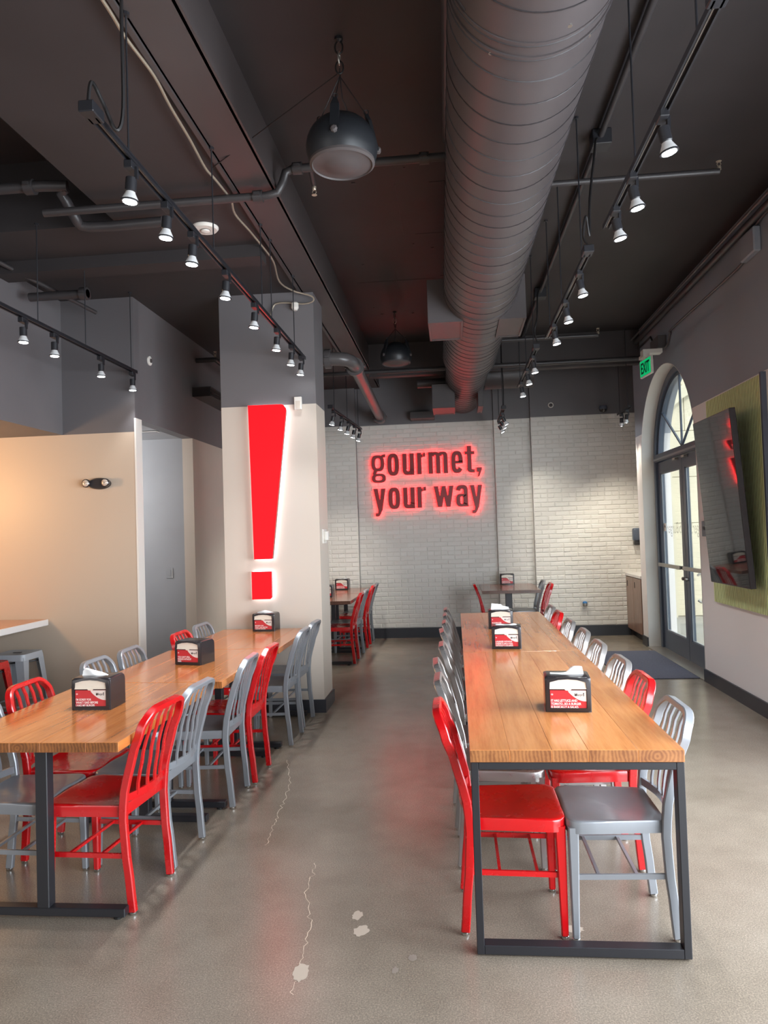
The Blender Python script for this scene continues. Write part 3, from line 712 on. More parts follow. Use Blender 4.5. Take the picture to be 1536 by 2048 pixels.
def ring_frame():
    o_ = [(-.094,.004),(.094,.004),(.096,.110)]+[(.094*math.cos(R(a)) if False else .094-.0*a, .0) for a in ()]
    outer = [(-.095,.005),(.095,.005),(.096,.115),(.091,.145),(.045,.155),(0,.158),(-.045,.155),(-.091,.145),(-.096,.115)]
    inner = [(-.080,.020),(.080,.020),(.081,.112),(.078,.134),(.040,.144),(0,.147),(-.040,.144),(-.078,.134),(-.081,.112)]
    n = 9; ydep = lambda z: .0 if z < .125 else (z-.125)*.08
    vs = [(x, -.006+ydep(z), z) for x, z in outer]+[(x, -.008+ydep(z), z) for x, z in inner]+[(x, .001+ydep(z), z) for x, z in outer]+[(x, -.001+ydep(z), z) for x, z in inner]
    fs = [(i, (i+1) % n, (i+1) % n+n, i+n) for i in range(n)]+[(i, i+2*n, (i+1) % n+2*n, (i+1) % n) for i in range(n)]+[(i+n, (i+1) % n+n, (i+1) % n+3*n, i+3*n) for i in range(n)]
    return MB().add(vs, fs).mesh('face_frame', 'black_plastic', 35)
DF = ring_frame()
DP = MB().add([(-.080,-.0030,.108),(.080,-.0030,.108),(.078,-.0022,.134),(.040,-.0016,.144),(0,-.0014,.147),(-.040,-.0016,.144),(-.078,-.0022,.134)], [(0,1,2,3,4,5,6)]).mesh('napkin_window', 'napkin_panel')
DL = MB().box(-.080, .080, -.006, .0, .1035, .1085).mesh('ledge', 'napkin_panel')
DT = MB().prism([(-.016,.1035),(.016,.1035),(.009,.097),(-.009,.097)], -.0055, -.003).mesh('pull_tab', 'napkin_panel')
DC = MB().box(-.0785, .0785, -.0030, -.0015, .0195, .098).mesh('card', 'card')
wv = [(.0, .0972)]; 
for i in range(1, 15):
    t = i/14; x = -.004+.0825*t; z = .0972-.048*(1-(1-t)**2.1)-.0
    wv.append((x, z))
wv += [(.0785, .0972)]
DWv = MB().prism(wv, -.0034, -.0029).mesh('card_wave', 'card_white')
def logo_mesh():
    a = text_mesh('bi', .016, .0002, .0010); b = text_mesh('Burger', .016, .0002, .0); c = text_mesh('!', .019, .0002, .0012)
    o = MB()
    for me, x0, w_ in ((a, .028, .0085), (b, .0372, .026), (c, .0645, .0045)):
        xs = [v.co.x for v in me.vertices]; s_ = w_/(max(xs)-min(xs))
        o.add([(x0+(v.co.x-min(xs))*s_, -.0039-v.co.z*.5, .0735+v.co.y) for v in me.vertices], [tuple(p.vertices) for p in me.polygons])
    return o.mesh('card_logo', 'print_black')
DLogo = logo_mesh()
def lines_mesh(lines):
    o = MB()
    for i, tx in enumerate(lines):
        me = text_mesh(tx, 1, .0002, .02)
        xs = [v.co.x for v in me.vertices]; wd = max(xs)-min(xs); h = .0105; sx = .0093*.62
        z0 = .0475-.0142*i
        o.add([(-.0755+(v.co.x-min(xs))*sx*2.02, -.0037-v.co.z*.5, z0+v.co.y*h*1.38) for v in me.vertices], [tuple(p.vertices) for p in me.polygons])
    return o.mesh('card_lettering', 'print_white')
icn = MB().tube([(-.070+.0042*math.cos(2*math.pi*i/16), -.0034, .0795+.0042*math.sin(2*math.pi*i/16)) for i in range(16)], .0004, 4, True)
icn.box(-.0735, -.0665, -.0036, -.003, .0785, .0808)
DI = icn.mesh('card_emblem', 'print_white')
TX = {'salad': lines_mesh(['IT HAS LETTUCE AND', 'TOMATO...SO A BURGER', 'IS BASICALLY A SALAD.']), 'hug': lines_mesh(['A BURGER WITHOUT', 'CHEESE IS LIKE A HUG', 'WITHOUT A SQUEEZE.']),
      'sorry': lines_mesh(["I'M SORRY FOR", 'WHAT I SAID BEFORE', 'I HAD MY BURGER']), 'fries': lines_mesh(["YOU CAN'T SPELL", 'FRIENDS WITHOUT', 'FRIES.'])}
def napkin(shape):
    b = MB(); W = .078; n = 14
    prof = {'wave': lambda u: .012+.028/(1+math.exp(-(u-.60)*22))*(1 if u < .98 else .97), 'peak': lambda u: max(.004, .045*(1-u)**.8) if u > .04 else .03,
            'low': lambda u: .012+.004*math.sin(u*9), 'tent': lambda u: .010+.020*(1-abs(u-.45)/.55), 'tall': lambda u: .058-.018*u if u < .62 else .036-.03*(u-.62)}[shape]
    vs = []
    for k, (y0, lean) in enumerate(((.060, .0), (.075, .25))):
        for j in range(4):
            for i in range(n+1):
                u = i/n; h = prof(u)*(j/3); x = -W+2*W*u
                vs.append((x*(1-.03*j), y0+lean*h+.004*math.sin(u*7+j), .150+h))
    fs = []; q = n+1
    for k in range(2):
        for j in range(3):
            for i in range(n): fs.append((k*4*q+j*q+i, k*4*q+j*q+i+1, k*4*q+(j+1)*q+i+1, k*4*q+(j+1)*q+i))
    for i in range(n): fs.append((3*q+i, 3*q+i+1, 7*q+i+1, 7*q+i))
    return b.add(vs, fs).mesh('napkin', 'napkin', 60)
NK = {k: napkin(k) for k in ('wave', 'peak', 'low', 'tent', 'tall')}
def dispenser(x, y, rot, zt, text, nk, label):
    t = thing('napkin_dispenser', label, 'napkin dispenser', (x, y, zt), R(rot), 'napkin dispensers on the tables')
    link('shell', DS, t); link('face_frame', DF, t); link('napkin_window', DP, t); link('ledge', DL, t); link('pull_tab', DT, t)
    c = link('card', DC, t); link('card_wave', DWv, c); link('card_logo', DLogo, c); link('card_lettering', TX[text], c); link('card_emblem', DI, c)
    if nk: link('napkin', NK[nk], t)
dispenser(.478, 3.318, -4, TT, 'salad', 'wave', 'black napkin dispenser with the salad joke card, nearest on the right table')
dispenser(.330, 5.075, -4, TT, 'hug', 'low', 'black napkin dispenser with the cheese joke card, just past the right table seam')
dispenser(.356, 6.10, 0, TT, 'sorry', 'tall', 'black napkin dispenser with a tall crumpled napkin, far on the right table')
dispenser(-1.807, 3.43, 0, TT, 'sorry', 'peak', 'black napkin dispenser with a pointed napkin on the nearest left table')
dispenser(-1.770, 4.635, -13, TT, 'fries', None, 'black napkin dispenser without a napkin sticking out, on the middle left table')
dispenser(-1.690, 6.22, -4, TT, 'sorry', 'tent', 'black napkin dispenser with a folded napkin below the red exclamation sign')
dispenser(.722, 10.50, 0, .795, 'hug', None, 'small black napkin dispenser on the table by the brick wall')
dispenser(-1.655, 10.42, 0, .785, 'hug', 'low', 'small black napkin dispenser on the far table behind the column, against the brick')
dispenser(-1.69, 9.25, 0, .785, 'sorry', None, 'black napkin dispenser half hidden by the column edge')

# ------------------------------------------------------------------ counter and stools
t = thing('wall_counter', 'white-edged counter top with wood surface along the niche at the left', 'counter', (-4.2, 5.0, 0))
MB().rbox(-.46, .50, -1.6, 1.285, .845, .90, .004, 1).obj('counter_top', 'counter', t)
MB().box(-.455, .49, -1.59, 1.28, .900, .9015).obj('wood_surface', 'wood_left', t)
MB().box(-.42, -.36, -1.5, 1.28, 0, .845).obj('support_panel', 'grey', t)
MB().box(-.36, .30, -1.3, -1.24, 0, .845).obj('support_panel', 'grey', t)
def stool(kind, x, y, rot, label):
    t = thing('metal_stool', label, 'stool', (x, y, 0), R(rot), 'stools under the counter')
    H = .64; s = .155
    b = MB()
    ol = []
    for cx, cy_, a0 in ((s-.04, s-.04, 0), (-s+.04, s-.04, 90), (-s+.04, -s+.04, 180), (s-.04, -s+.04, 270)): ol += arc(cx, cy_, .04, a0, a0+90, 5)
    n = len(ol); vs = []
    for k, (q, z) in enumerate(((.93, H-.004), (.985, H-.001), (1.0, H-.010), (1.03, H-.055), (1.0, H-.055))): vs += [(x_*q, y_*q, z) for x_, y_ in ol]
    fs = [tuple(range(n))[::-1]]+[(i*n+t_, i*n+(t_+1) % n, (i+1)*n+(t_+1) % n, (i+1)*n+t_) for i in range(4) for t_ in range(n)]
    b.add(vs, fs).obj('seat', kind, t, 40)
    MB().box(-.035, .035, -.012, .012, H-.006, H-.0005).obj('seat_slot', 'black', t)
    for sx in (-1, 1):
        for sy_ in (-1, 1):
            p0 = (sx*.140, sy_*.140, H-.03); p1 = (sx*.195, sy_*.195, .012)
            q = MB()
            q.bar((p0[0]-sx*.032, p0[1]+sy_*.006, p0[2]), (p1[0]-sx*.008, p1[1]+sy_*.004, p1[2]), .078, .004, .034, .004, (0,1,0))
            q.bar((p0[0]+sx*.006, p0[1]-sy_*.032, p0[2]), (p1[0]+sx*.004, p1[1]-sy_*.008, p1[2]), .078, .004, .034, .004, (1,0,0))
            q.obj('leg', kind, t)
            MB().rbox(p1[0]-.022, p1[0]+.022, p1[1]-.022, p1[1]+.022, 0, .016, .004, 1).obj('foot_cap', 'blackrub', t)
    for sx in (-1, 1): MB().tube([(sx*.176, -.176, .20), (sx*.176, .176, .20)], .008, 6).obj('foot_rail', kind, t); MB().tube([(-.176, sx*.176, .20), (.176, sx*.176, .20)], .008, 6).obj('foot_rail', kind, t)
    MB().tube([(-.145, -.145, H-.09), (.145, .145, H-.09)], .006, 6).obj('brace', 'black', t); MB().tube([(-.145, .145, H-.09), (.145, -.145, H-.09)], .006, 6).obj('brace', 'black', t)
stool('stool_grey', -3.86, 6.06, 0, 'grey metal stool under the far end of the niche counter')
stool('red', -3.83, 5.52, 0, 'red metal stool cut by the left picture edge')

# ------------------------------------------------------------------ signs
ZX = lambda u: -1.224+(u-212)*1.659/1091
def ring2(cx, cz, rx, rz, wx, wz, n=28, p=2.6):
    """rounded-rectangle ring as outer / inner loops"""
    def sup(a, b): 
        out = []
        for i in range(n):
            t = 2*math.pi*i/n; c, s = math.cos(t), math.sin(t)
            out.append((cx+a*math.copysign(abs(c)**(2/p), c), cz+b*math.copysign(abs(s)**(2/p), s)))
        return out
    return sup(rx, rz), sup(rx-wx, rz-wz)
def ring_solid(b, outer, inner, y0, y1):
    n = len(outer); vs = [(x, y0, z) for x, z in outer]+[(x, y0, z) for x, z in inner]+[(x, y1, z) for x, z in outer]+[(x, y1, z) for x, z in inner]
    fs = []
    for i in range(n):
        j = (i+1) % n; fs += [(i, j, j+n, i+n), (i+2*n, i+3*n, j+3*n, j+2*n), (i, i+2*n, j+2*n, j), (i+n, j+n, j+3*n, i+3*n)]
    b.add(vs, fs)
t = thing('lettering_sign', 'dark red halo-lit lettering gourmet, your way on the white brick wall', 'sign', (-.39, 10.9, 2.35))
TL0 = Vector((-.39, 10.9, 2.35))
def thick_arc(cx, cz, rx, rz, wx, wz, a0, a1, n=26, p=2.8):
    def sup(a, b, t): 
        c, q = math.cos(t), math.sin(t); return (cx+a*math.copysign(abs(c)**(2/p), c), cz+b*math.copysign(abs(q)**(2/p), q))
    ts = [R(a0+(a1-a0)*i/n) for i in range(n+1)]
    return [[sup(rx, rz, t1), sup(rx, rz, t2), sup(rx-wx, rz-wz, t2), sup(rx-wx, rz-wz, t1)] for t1, t2 in zip(ts, ts[1:])]
def rect(x0, x1, z0, z1): return [[(x0, z0), (x1, z0), (x1, z1), (x0, z1)]]
def glyph(ch, x0, x1, z0, z1):
    """heavy condensed lower-case letters as a list of convex outlines"""
    W, H, w = x1-x0, z1-z0, .066; cx = (x0+x1)/2; h = .060
    if ch == 'o': return thick_arc(cx, (z0+z1)/2, W/2, H/2, w, h, 0, 360, 40)
    if ch == 'u': return rect(x0, x0+w, z0+.09, z1)+rect(x1-w, x1, z0, z1)+thick_arc(cx-.004, z0+.10, W/2-.004, .10, w-.006, h, 180, 360)
    if ch == 'r': return rect(x0, x0+w, z0, z1)+[[(x0+w, z1-.075), (x0+w+.022, z1-.062), (x0+w+.022, z1-.012), (x0+w, z1-.03)], [(x0+w+.022, z1-.062), (x1, z1-.058), (x1, z1), (x0+w+.03, z1-.006)]]
    if ch == 'm':
        g = (W-3*w)/2; o_ = rect(x0, x0+w, z0, z1)
        for k in (0, 1):
            xa = x0+k*(w+g)+w*.35; xb = x0+(k+1)*(w+g)+w; o_ += rect(xb-w, xb, z0, z1-.07)+thick_arc((xa+xb)/2, z1-.09, (xb-xa)/2, .09, w, .045, 0, 160)
        return o_
    if ch == 'e': return thick_arc(cx, (z0+z1)/2, W/2, H/2, w, h, 0, 325, 40)+rect(x0+w*.6, x1-.001, (z0+z1)/2-.022, (z0+z1)/2+.018)
    if ch == 't': return rect(cx-w/2-.006, cx+w/2-.006, z0+.06, z1)+rect(x0, x1, z1-.125, z1-.08)+thick_arc(cx+w/2+.012, z0+.065, w+.018, .065, w, .05, 180, 275)+rect(cx+.03, x1, z0, z0+.048)
    if ch == ',': return [[(x0, z1), (x0, z1-.068), (x0+.028, z1-.068), (x1, z1-.03), (x1, z1)], [(x0+.012, z0), (x0+.040, z0+.015), (x1, z1-.03), (x0+.028, z1-.068)]]
    if ch == 'y':
        zb = z0+.105
        return [[(x0, z1), (x0+w, z1), (cx+.024, zb), (cx-.030, zb)], [(x1-w, z1), (x1, z1), (cx+.034, zb-.02), (cx-.020, zb-.02)], [(cx-.024, zb), (cx+.036, zb), (cx+.012, z0+.045), (cx-.030, z0+.052)], [(cx-.030, z0+.055), (cx+.014, z0+.048), (cx-.008, z0+.012), (cx-.030, z0)], [(cx-.030, z0+.052), (cx-.030, z0), (x0+.025, z0+.004), (x0+.025, z0+.048)]]
    if ch == 'w':
        a, q = x0+W*.285, x1-W*.285; return [[(x0, z1), (x0+w, z1), (a+.032, z0), (a-.032, z0)], [(cx-.030, z1), (cx+.034, z1), (a+.034, z0), (a-.028, z0)], [(cx-.034, z1), (cx+.030, z1), (q+.028, z0), (q-.034, z0)], [(x1-w, z1), (x1, z1), (q+.032, z0), (q-.032, z0)]]
    if ch == 'a': return rect(x1-w-.004, x1-.004, z0+.012, z1-.09)+thick_arc(cx, z1-.10, W/2-.004, .10, w, h, 0, 172)+thick_arc(cx-.006, z0+.098, W/2-.006, .098, w, .042, 0, 360)+[[(x1-w-.004, z0), (x1+.002, z0), (x1-.004, z0+.05), (x1-w, z0+.05)]]
    if ch == 'g':
        return (thick_arc(cx-.010, z1-H*.315, W*.46, H*.285, .056, .048, 0, 360, 40)+thick_arc(cx, z0+H*.16, W*.5, H*.16, .056, .036, 0, 360, 40)
                +[[(x0+.012, z0+H*.30), (x0+.06, z0+H*.27), (x0+.085, z0+H*.40), (x0+.03, z0+H*.43)], [(x1-.07, z1-.055), (x1-.055, z1-.012), (x1, z1), (x1, z1-.048)]])
def letter(ch, u0, u1, z0, z1):
    x0, x1 = ZX(u0), ZX(u1); yf, yb = 10.905, 10.940
    def build(nm, mt, ya, yc):
        b = MB(); r = random.Random(ord(ch))
        for k, g in enumerate(glyph(ch, x0, x1, z0, z1)): b.prism([(x-TL0.x, z-TL0.z) for x, z in g], ya-TL0.y+.0005*(k % 5), yc-TL0.y)
        return b.mesh(nm, mt)
    par = link('letter', build('letter', 'letter', yf, yb), t)
    link('halo_led', build('halo_led', 'halo_red', yb+.001, yb+.004), par)
    gx, gz = glyph(ch, x0, x1, z0, z1)[0][0]; gx = min(max(gx, x0+.015), x1-.015); gz = min(max(gz, z0+.02), z1-.02)
    MB().tube([(gx-TL0.x, yb-TL0.y, gz-TL0.z), (gx-TL0.x, 10.985-TL0.y, gz-TL0.z)], .005, 6).obj('standoff', 'black', par)
for ch, a, e, z0, z1 in [('g',212,352,2.352,2.785),('o',370,488,2.452,2.787),('u',522,638,2.454,2.778),('r',668,750,2.460,2.782),('m',780,972,2.460,2.786),('e',1005,1120,2.455,2.786),('t',1140,1235,2.455,2.855),(',',1252,1303,2.385,2.528),
                         ('y',225,345,1.842,2.262),('o',370,488,1.946,2.272),('u',520,635,1.948,2.264),('r',660,748,1.953,2.268),('w',825,1020,1.953,2.268),('a',1040,1162,1.948,2.274),('y',1180,1300,1.842,2.266)]:
    letter(ch, a, e, z0, z1)
t = thing('exclamation_sign', 'big glowing red exclamation mark with white halo on the column', 'sign', (-1.66, 6.40, 1.9))
T0 = Vector((-1.66, 6.40, 1.9))
def plate(poly, y0, y1, name, mt, par):
    me = MB().prism(poly, y0, y1).mesh(name, mt)
    for q in me.vertices: q.co = q.co-T0
    me.update(); return link(name, me, par)
bar_ = [(-1.797,1.388),(-1.632,1.388),(-1.472,2.715),(-1.478,2.742),(-1.494,2.762),(-1.515,2.770),(-1.818,2.772)]
dot_ = [(-1.824,1.030),(-1.66,1.030),(-1.648,1.042),(-1.646,1.274),(-1.824,1.274)]
def grow(P, d):
    cx = sum(p[0] for p in P)/len(P); cz = sum(p[1] for p in P)/len(P)
    return [(x+math.copysign(d, x-cx), z+math.copysign(d, z-cz)) for x, z in P]
for nm, P in (('stroke', bar_), ('dot', dot_)):
    s = plate(P, 6.372, 6.415, nm, 'sign_side', t)
    plate(grow(P, -.002), 6.368, 6.3719, 'lit_face', 'sign_red', s)
    plate(grow(P, -.004), 6.4152, 6.419, 'halo_led', 'halo_white', s)

# ------------------------------------------------------------------ light tracks and their lamps
def track(x0, y0, x1, y1, z, rods, label, feed=None, cable=None, zr=ZC):
    t = thing('light_track', label, 'light track', ((x0+x1)/2, (y0+y1)/2, z)); c = Vector(((x0+x1)/2, (y0+y1)/2, z))
    L = lambda p: Vector(p)-c
    b = MB(); b.bar(L((x0,y0,z+.006)), L((x1,y1,z+.006)), .036, .012, hint=(0,0,1)); d = Vector((y1-y0, -(x1-x0), 0)).normalized()*.0145
    b.bar(L((x0,y0,z-.006))+d, L((x1,y1,z-.006))+d, .007, .016, hint=(0,0,1)); b.bar(L((x0,y0,z-.006))-d, L((x1,y1,z-.006))-d, .007, .016, hint=(0,0,1))
    b.obj('rail', 'black', t); MB().bar(L((x0,y0,z-.001)), L((x1,y1,z-.001)), .005, .004, hint=(0,0,1)).obj('conductor', 'steel', t)
    for q in rods:
        p = (x0+(x1-x0)*q, y0+(y1-y0)*q)
        MB().tube([L((p[0], p[1], z+.01)), L((p[0], p[1], zr))], .0042, 6).obj('hanging_rod', 'black', t)
        MB().lathe([(.016,0),(.016,.012)], 8, Matrix.Translation(L((p[0], p[1], zr-.013)))).obj('rod_anchor', 'black', t)
    if feed is not None:
        MB().rbox(*[v for k in range(3) for v in (L((x0-.03, y0-.05, z-.014))[k], L((x0+.03, y0+.04, z+.03))[k])], .004, 1).obj('feed_box', 'black', t)
    if cable: MB().tube([L(p) for p in smoothpath(cable, 7)], .0075, 6).obj('power_cable', 'wire', t, 60)
    return t
def lamp_meshes():
    P = {}
    b = MB(); b.rbox(-.018, .018, -.035, .035, -.034, .0, .003, 1); P['adapter'] = b.mesh('adapter', 'black')
    P['stem'] = MB().bar((.022, 0, -.02), (.022, 0, -.072), .012, .018, hint=(0,1,0)).mesh('stem', 'black')
    P['socket'] = MB().lathe([(.012,0),(.0235,-.004),(.0235,-.058),(.02,-.062)], 14).mesh('socket', 'black', 40)
    P['bulb'] = MB().lathe([(.017,-.055),(.021,-.068),(.030,-.086),(.0345,-.096),(.0335,-.102)], 16).mesh('bulb', 'bulb_shell', 40)
    P['lens'] = MB().lathe([(.0,-.1022),(.030,-.1024),(.028,-.1065),(.016,-.109),(.002,-.110)], 16).mesh('lens', 'bulb', 60)
    P['trim_ring'] = MB().lathe([(.0345,-.096),(.037,-.098),(.037,-.104),(.0325,-.104)], 16).mesh('trim_ring', 'black', 40)
    return P
LM = lamp_meshes()
def track_lamp(x, y, z, aim, label, group, power=55, tint=(.95, .97, 1.0)):
    t = thing('track_lamp', label, 'track light', (x, y, z-.015), 0, group)
    link('adapter', LM['adapter'], t); link('stem', LM['stem'], t)
    d = Vector(aim).normalized(); rot = (-d).to_track_quat('Z', 'Y')
    piv = Vector((0, 0, -.060))
    sk = link('socket', LM['socket'], t); sk.rotation_mode = 'QUATERNION'; sk.rotation_quaternion = rot; sk.location = piv
    for nm in ('bulb', 'lens', 'trim_ring'): link(nm, LM[nm], sk)
    if power:
        p = Vector((x, y, z-.015))+piv+d*.116
        lamp('SPOT', 'track_spot', p, power, tint, d, spot_size=R(78), spot_blend=.7, shadow_soft_size=.03)
down = (0, 0, -1)
ORD = ['nearest', 'second', 'third', 'fourth', 'fifth', 'sixth', 'seventh', 'farthest']
track(-1.30, 2.56, -1.30, 6.40, 3.185, (.08, .36, .63, .70, .90), 'long black light track running over the left tables to the column', True,
      [(-1.20, 2.62, ZS), (-1.205, 2.62, 3.6), (-1.215, 2.64, 3.25), (-1.24, 2.63, 3.16), (-1.275, 2.60, 3.25), (-1.30, 2.56, 3.31), (-1.31, 2.55, 3.22)], 3.80)
for i, y in enumerate((2.89, 3.27, 3.61, 4.16, 4.78, 5.40, 5.89, 6.27)):
    track_lamp(-1.30, y, 3.185, (-.10, .02, -1), ORD[i]+' lamp on the long track over the left tables', 'lamps on the left light track', 55 if i < 7 else 6)
track(-2.82, 3.3, -2.82, 6.27, 3.11, (.05, .48, .70, .97), 'black light track along the left walls above the niche counter', None, None, ZS)
for i, y in enumerate((4.55, 4.93, 5.62, 6.2)):
    track_lamp(-2.82, y, 3.11, down, ['nearest', 'second', 'third', 'farthest'][i]+' lamp on the short track by the left walls', 'lamps on the track by the left walls', 12)
GR = 'lamps on the tracks over the right table'
track(.86, 2.26, .865, 3.95, 3.19, (.12, .62), 'nearest black light track over the right table, beside the round duct', True, [(.86, 2.25, 3.22), (.87, 2.22, 3.5), (.9, 2.2, 3.8), (.93, 2.2, ZC)])
for i, y in enumerate((2.876, 3.367, 3.713)): track_lamp(.86, y, 3.205, (.22, .05, -1), ORD[i]+' lamp on the nearest track right of the duct', GR)
track(.835, 4.33, .835, 6.2, 3.20, (.1, .55, .9), 'middle black light track over the right table with a looped feed cable', True,
      [(1.02, 4.72, 4.07), (.97, 4.62, 4.02), (.93, 4.5, 3.85), (.875, 4.40, 3.55), (.86, 4.38, 3.32), (.835, 4.34, 3.42), (.815, 4.33, 3.30), (.833, 4.32, 3.24)])
for i, y in enumerate((4.63, 5.21, 5.81)): track_lamp(.835, y, 3.215, (.20, .02, -1), ORD[i]+' lamp on the middle track right of the duct', GR)
track(.785, 6.60, .785, 8.35, 3.21, (.1, .5, .9), 'third black light track over the far end of the right table', True,
      [(.97, 7.7, 4.06), (.93, 7.3, 3.98), (.84, 6.8, 3.75), (.81, 6.64, 3.5), (.78, 6.62, 3.36), (.80, 6.6, 3.26)])
for i, y in enumerate((6.87, 7.41, 8.07)): track_lamp(.785, y, 3.222, (.16, .02, -1), ORD[i]+' lamp on the third track right of the duct', GR)
track(-1.385, 8.30, -1.265, 10.08, 3.06, (.1, .5, .9), 'short light track behind the column, left of the red lettering', True)
for i, y in enumerate((8.42, 8.86, 9.25, 9.62, 9.98)):
    track_lamp(-1.385+.12*(y-8.3)/1.78, y, 3.06, (-.25, .15, -1), ['nearest', 'second', 'third', 'fourth', 'farthest'][i]+' lamp on the short track behind the column', 'lamps on the track behind the column', 60, (1, .95, .85))
track(.665, 9.2, .665, 10.3, 3.11, (.15, .85), 'short light track right of the duct end, against the brick wall', True, [(.665, 9.2, 3.15), (.67, 9.2, 3.4), (.66, 9.2, 3.8), (.67, 9.2, ZC)])
for i, y in enumerate((9.45, 9.8, 10.18)): track_lamp(.665, y, 3.11, (.55, .25, -1), ['nearest', 'middle', 'farthest'][i]+' lamp on the short track by the duct end, aimed right', 'lamps on the track by the duct end', 48, (1, .94, .80))
track(2.27, 9.45, 2.27, 10.1, 3.10, (.15, .85), 'short light track in the back right corner above the counter cabinet', None)
for i, y in enumerate((9.62, 9.92)): track_lamp(2.27, y, 3.10, (-.05+.1*i, .38, -1), ['nearer', 'farther'][i]+' lamp on the short track in the back right corner', 'lamps in the back right corner', 52, (1, .94, .80))

# ------------------------------------------------------------------ round duct with its boxes
t = thing('round_duct', 'big round spiral air duct hanging under the ceiling', 'air duct', (.3, 5.5, 3.61)); D0 = Vector((.3, 5.5, 3.61))
ax = lambda y: Vector((.40-.0195*y, y, 3.61))-D0
def ductseg(y0, y1, r, name, mt='duct', n=56):
    b = MB(); b.tube([ax(y0), ax(y1)], r, n); return b.obj(name, mt, t, 40)
ductseg(.2, 2.60, .308, 'duct_section'); ductseg(2.60, 8.30, .305, 'duct_section'); ductseg(8.30, 10.88, .268, 'duct_section')
for y, r in ((2.57, .312), (2.65, .311), (5.95, .309), (8.29, .309), (8.35, .274)):
    b = MB(); b.tube([ax(y-.009), ax(y+.009)], r, 56); b.obj('collar', 'duct', t, 40)
    MB().tube([ax(y+.009)+Vector((r*math.cos(2*math.pi*i/56), 0, r*math.sin(2*math.pi*i/56))) for i in range(56)], .003, 5, True).obj('collar_edge', 'seam', t)
for ya, yb, r in ((.2, 2.54, .308), (2.68, 8.26, .305), (8.38, 10.86, .268)):
    n = int((yb-ya)/.15*44); pts = []
    for i in range(n+1):
        y = ya+(yb-ya)*i/n; a = 2*math.pi*(y-ya)/.15
        pts.append(ax(y)+Vector((math.cos(a)*(r+.0012), 0, math.sin(a)*(r+.0012))))
    MB().tube(pts, .0030, 4).obj('spiral_seam', 'seam', t)
for y, a in ((2.52, -70), (2.66, -120), (2.66, -50)): 
    MB().lathe([(.009,0),(.009,.006),(.004,.009)], 8, Matrix.Translation(ax(y)+Vector((math.cos(R(a))*.31, 0, math.sin(R(a))*.31)))).obj('screw', 'steel', t)
def dbox(x0, x1, y0, y1, z0, z1):
    s = MB().rbox(x0-.3, x1-.3, y0-5.5, y1-5.5, z0-3.61, z1-3.61, .003, 1).obj('side_box', 'plenum', t)
    b = MB()
    for (xa, xb, ya, yb) in ((x0, x0+.018, y0, y1), (x1-.018, x1, y0, y1), (x0+.018, x1-.018, y0, y0+.018), (x0+.018, x1-.018, y1-.018, y1)): b.box(xa-.3, xb-.3, ya-5.5, yb-5.5, z0-.006-3.61, z0-3.61)
    b.obj('box_flange', 'plenum', s)
dbox(-.165, .13, 6.07, 6.65, 3.345, 3.71); dbox(.43, .655, 6.07, 6.65, 3.345, 3.71)
dbox(-.235, .06, 9.45, 10.0, 3.20, 3.51); dbox(.36, .425, 9.45, 10.0, 3.20, 3.51)
for y in (1.2, 4.0, 7.2, 9.2):
    for sx in (-1, 1): MB().tube([ax(y)+Vector((sx*.2, 0, .22)), ax(y)+Vector((sx*.2, 0, ZC-3.61))], .005, 6).obj('hanging_rod', 'black', t)
tag(MB().rbox(-.60, -.245, 10.72, 10.985, 3.275, 3.375, .003, 1).obj('junction_trough', 'plenum'), 'long grey painted box on the wall left of the duct end', 'box')
o = MB().tube([(.47, 9.9, 3.68), (1.12, 9.9, 3.68)], .185, 28).obj('branch_duct', 'ceil2', None, 40); tag(o, 'dark branch duct crossing right of the big duct near the brick wall', 'air duct')
o = MB().tube([(-.44, 9.9, 3.62), (-.055, 9.9, 3.62)], .062, 20).obj('branch_duct', 'ceil2', None, 40); tag(o, 'thin dark pipe stub left of the big duct near the brick wall', 'pipe')

# ------------------------------------------------------------------ pipes, conduits, sprinklers
def pipe(name, label, path, r, mt='pipe', smooth=0, cat='pipe', couplings=(), n=12):
    c = Vector(path[0]); P = [Vector(p)-c for p in (smoothpath(path, smooth) if smooth else path)]
    t = thing(name, label, cat, c)
    MB().tube(P, r, n).obj('tube', mt, t, 50)
    for (p, d) in couplings:
        q = Vector(p)-c; d = Vector(d).normalized()
        MB().tube([q-d*.03, q-d*.012, q+d*.012, q+d*.03], r*1.45, 12).obj('coupling', mt, t, 50)
        for sg in (-1, 1):
            k = d.cross(Vector((0, 0, 1)));  k = k.normalized() if k.length > .1 else Vector((1, 0, 0))
            MB().bar(q+k*r*1.5*sg-d*.018, q+k*r*1.5*sg+d*.018, .02, .02, hint=(0,0,1)).obj('coupling_bolt', mt, t)
    return t, c
def sprinkler(x, y, z, flip, par):
    s = 1 if flip else -1; par, c = par; O = Vector((x, y, z))-c; T = Matrix.Translation(O)
    b = MB(); b.lathe([(.014,0),(.014,s*.02),(.009,s*.026)], 10, T)
    for sx in (-1, 1): b.tube([O+Vector(p) for p in ((sx*.008, 0, s*.024), (sx*.013, 0, s*.04), (sx*.004, 0, s*.056))], .003, 5)
    b.lathe([(.0,s*.056),(.018,s*.057),(.018,s*.0595),(.0,s*.060)], 12, T); tag(b.obj('sprinkler_head', 'brass', par, 40), 'pale metal sprinkler head')
pipe('sprinkler_pipe', 'black sprinkler pipe stepping over the steel beam, beside the round speaker', [(-2.6,4.45,3.745),(-1.12,4.45,3.745),(-1.045,4.45,3.76),(-1.01,4.45,3.82),(-.99,4.45,3.885),(-.94,4.45,3.905),(.15,4.45,3.905)], .026,
     couplings=[((-1.17,4.45,3.745),(1,0,0)),((-.91,4.45,3.905),(1,0,0)),((-.11,4.45,3.905),(1,0,0))])
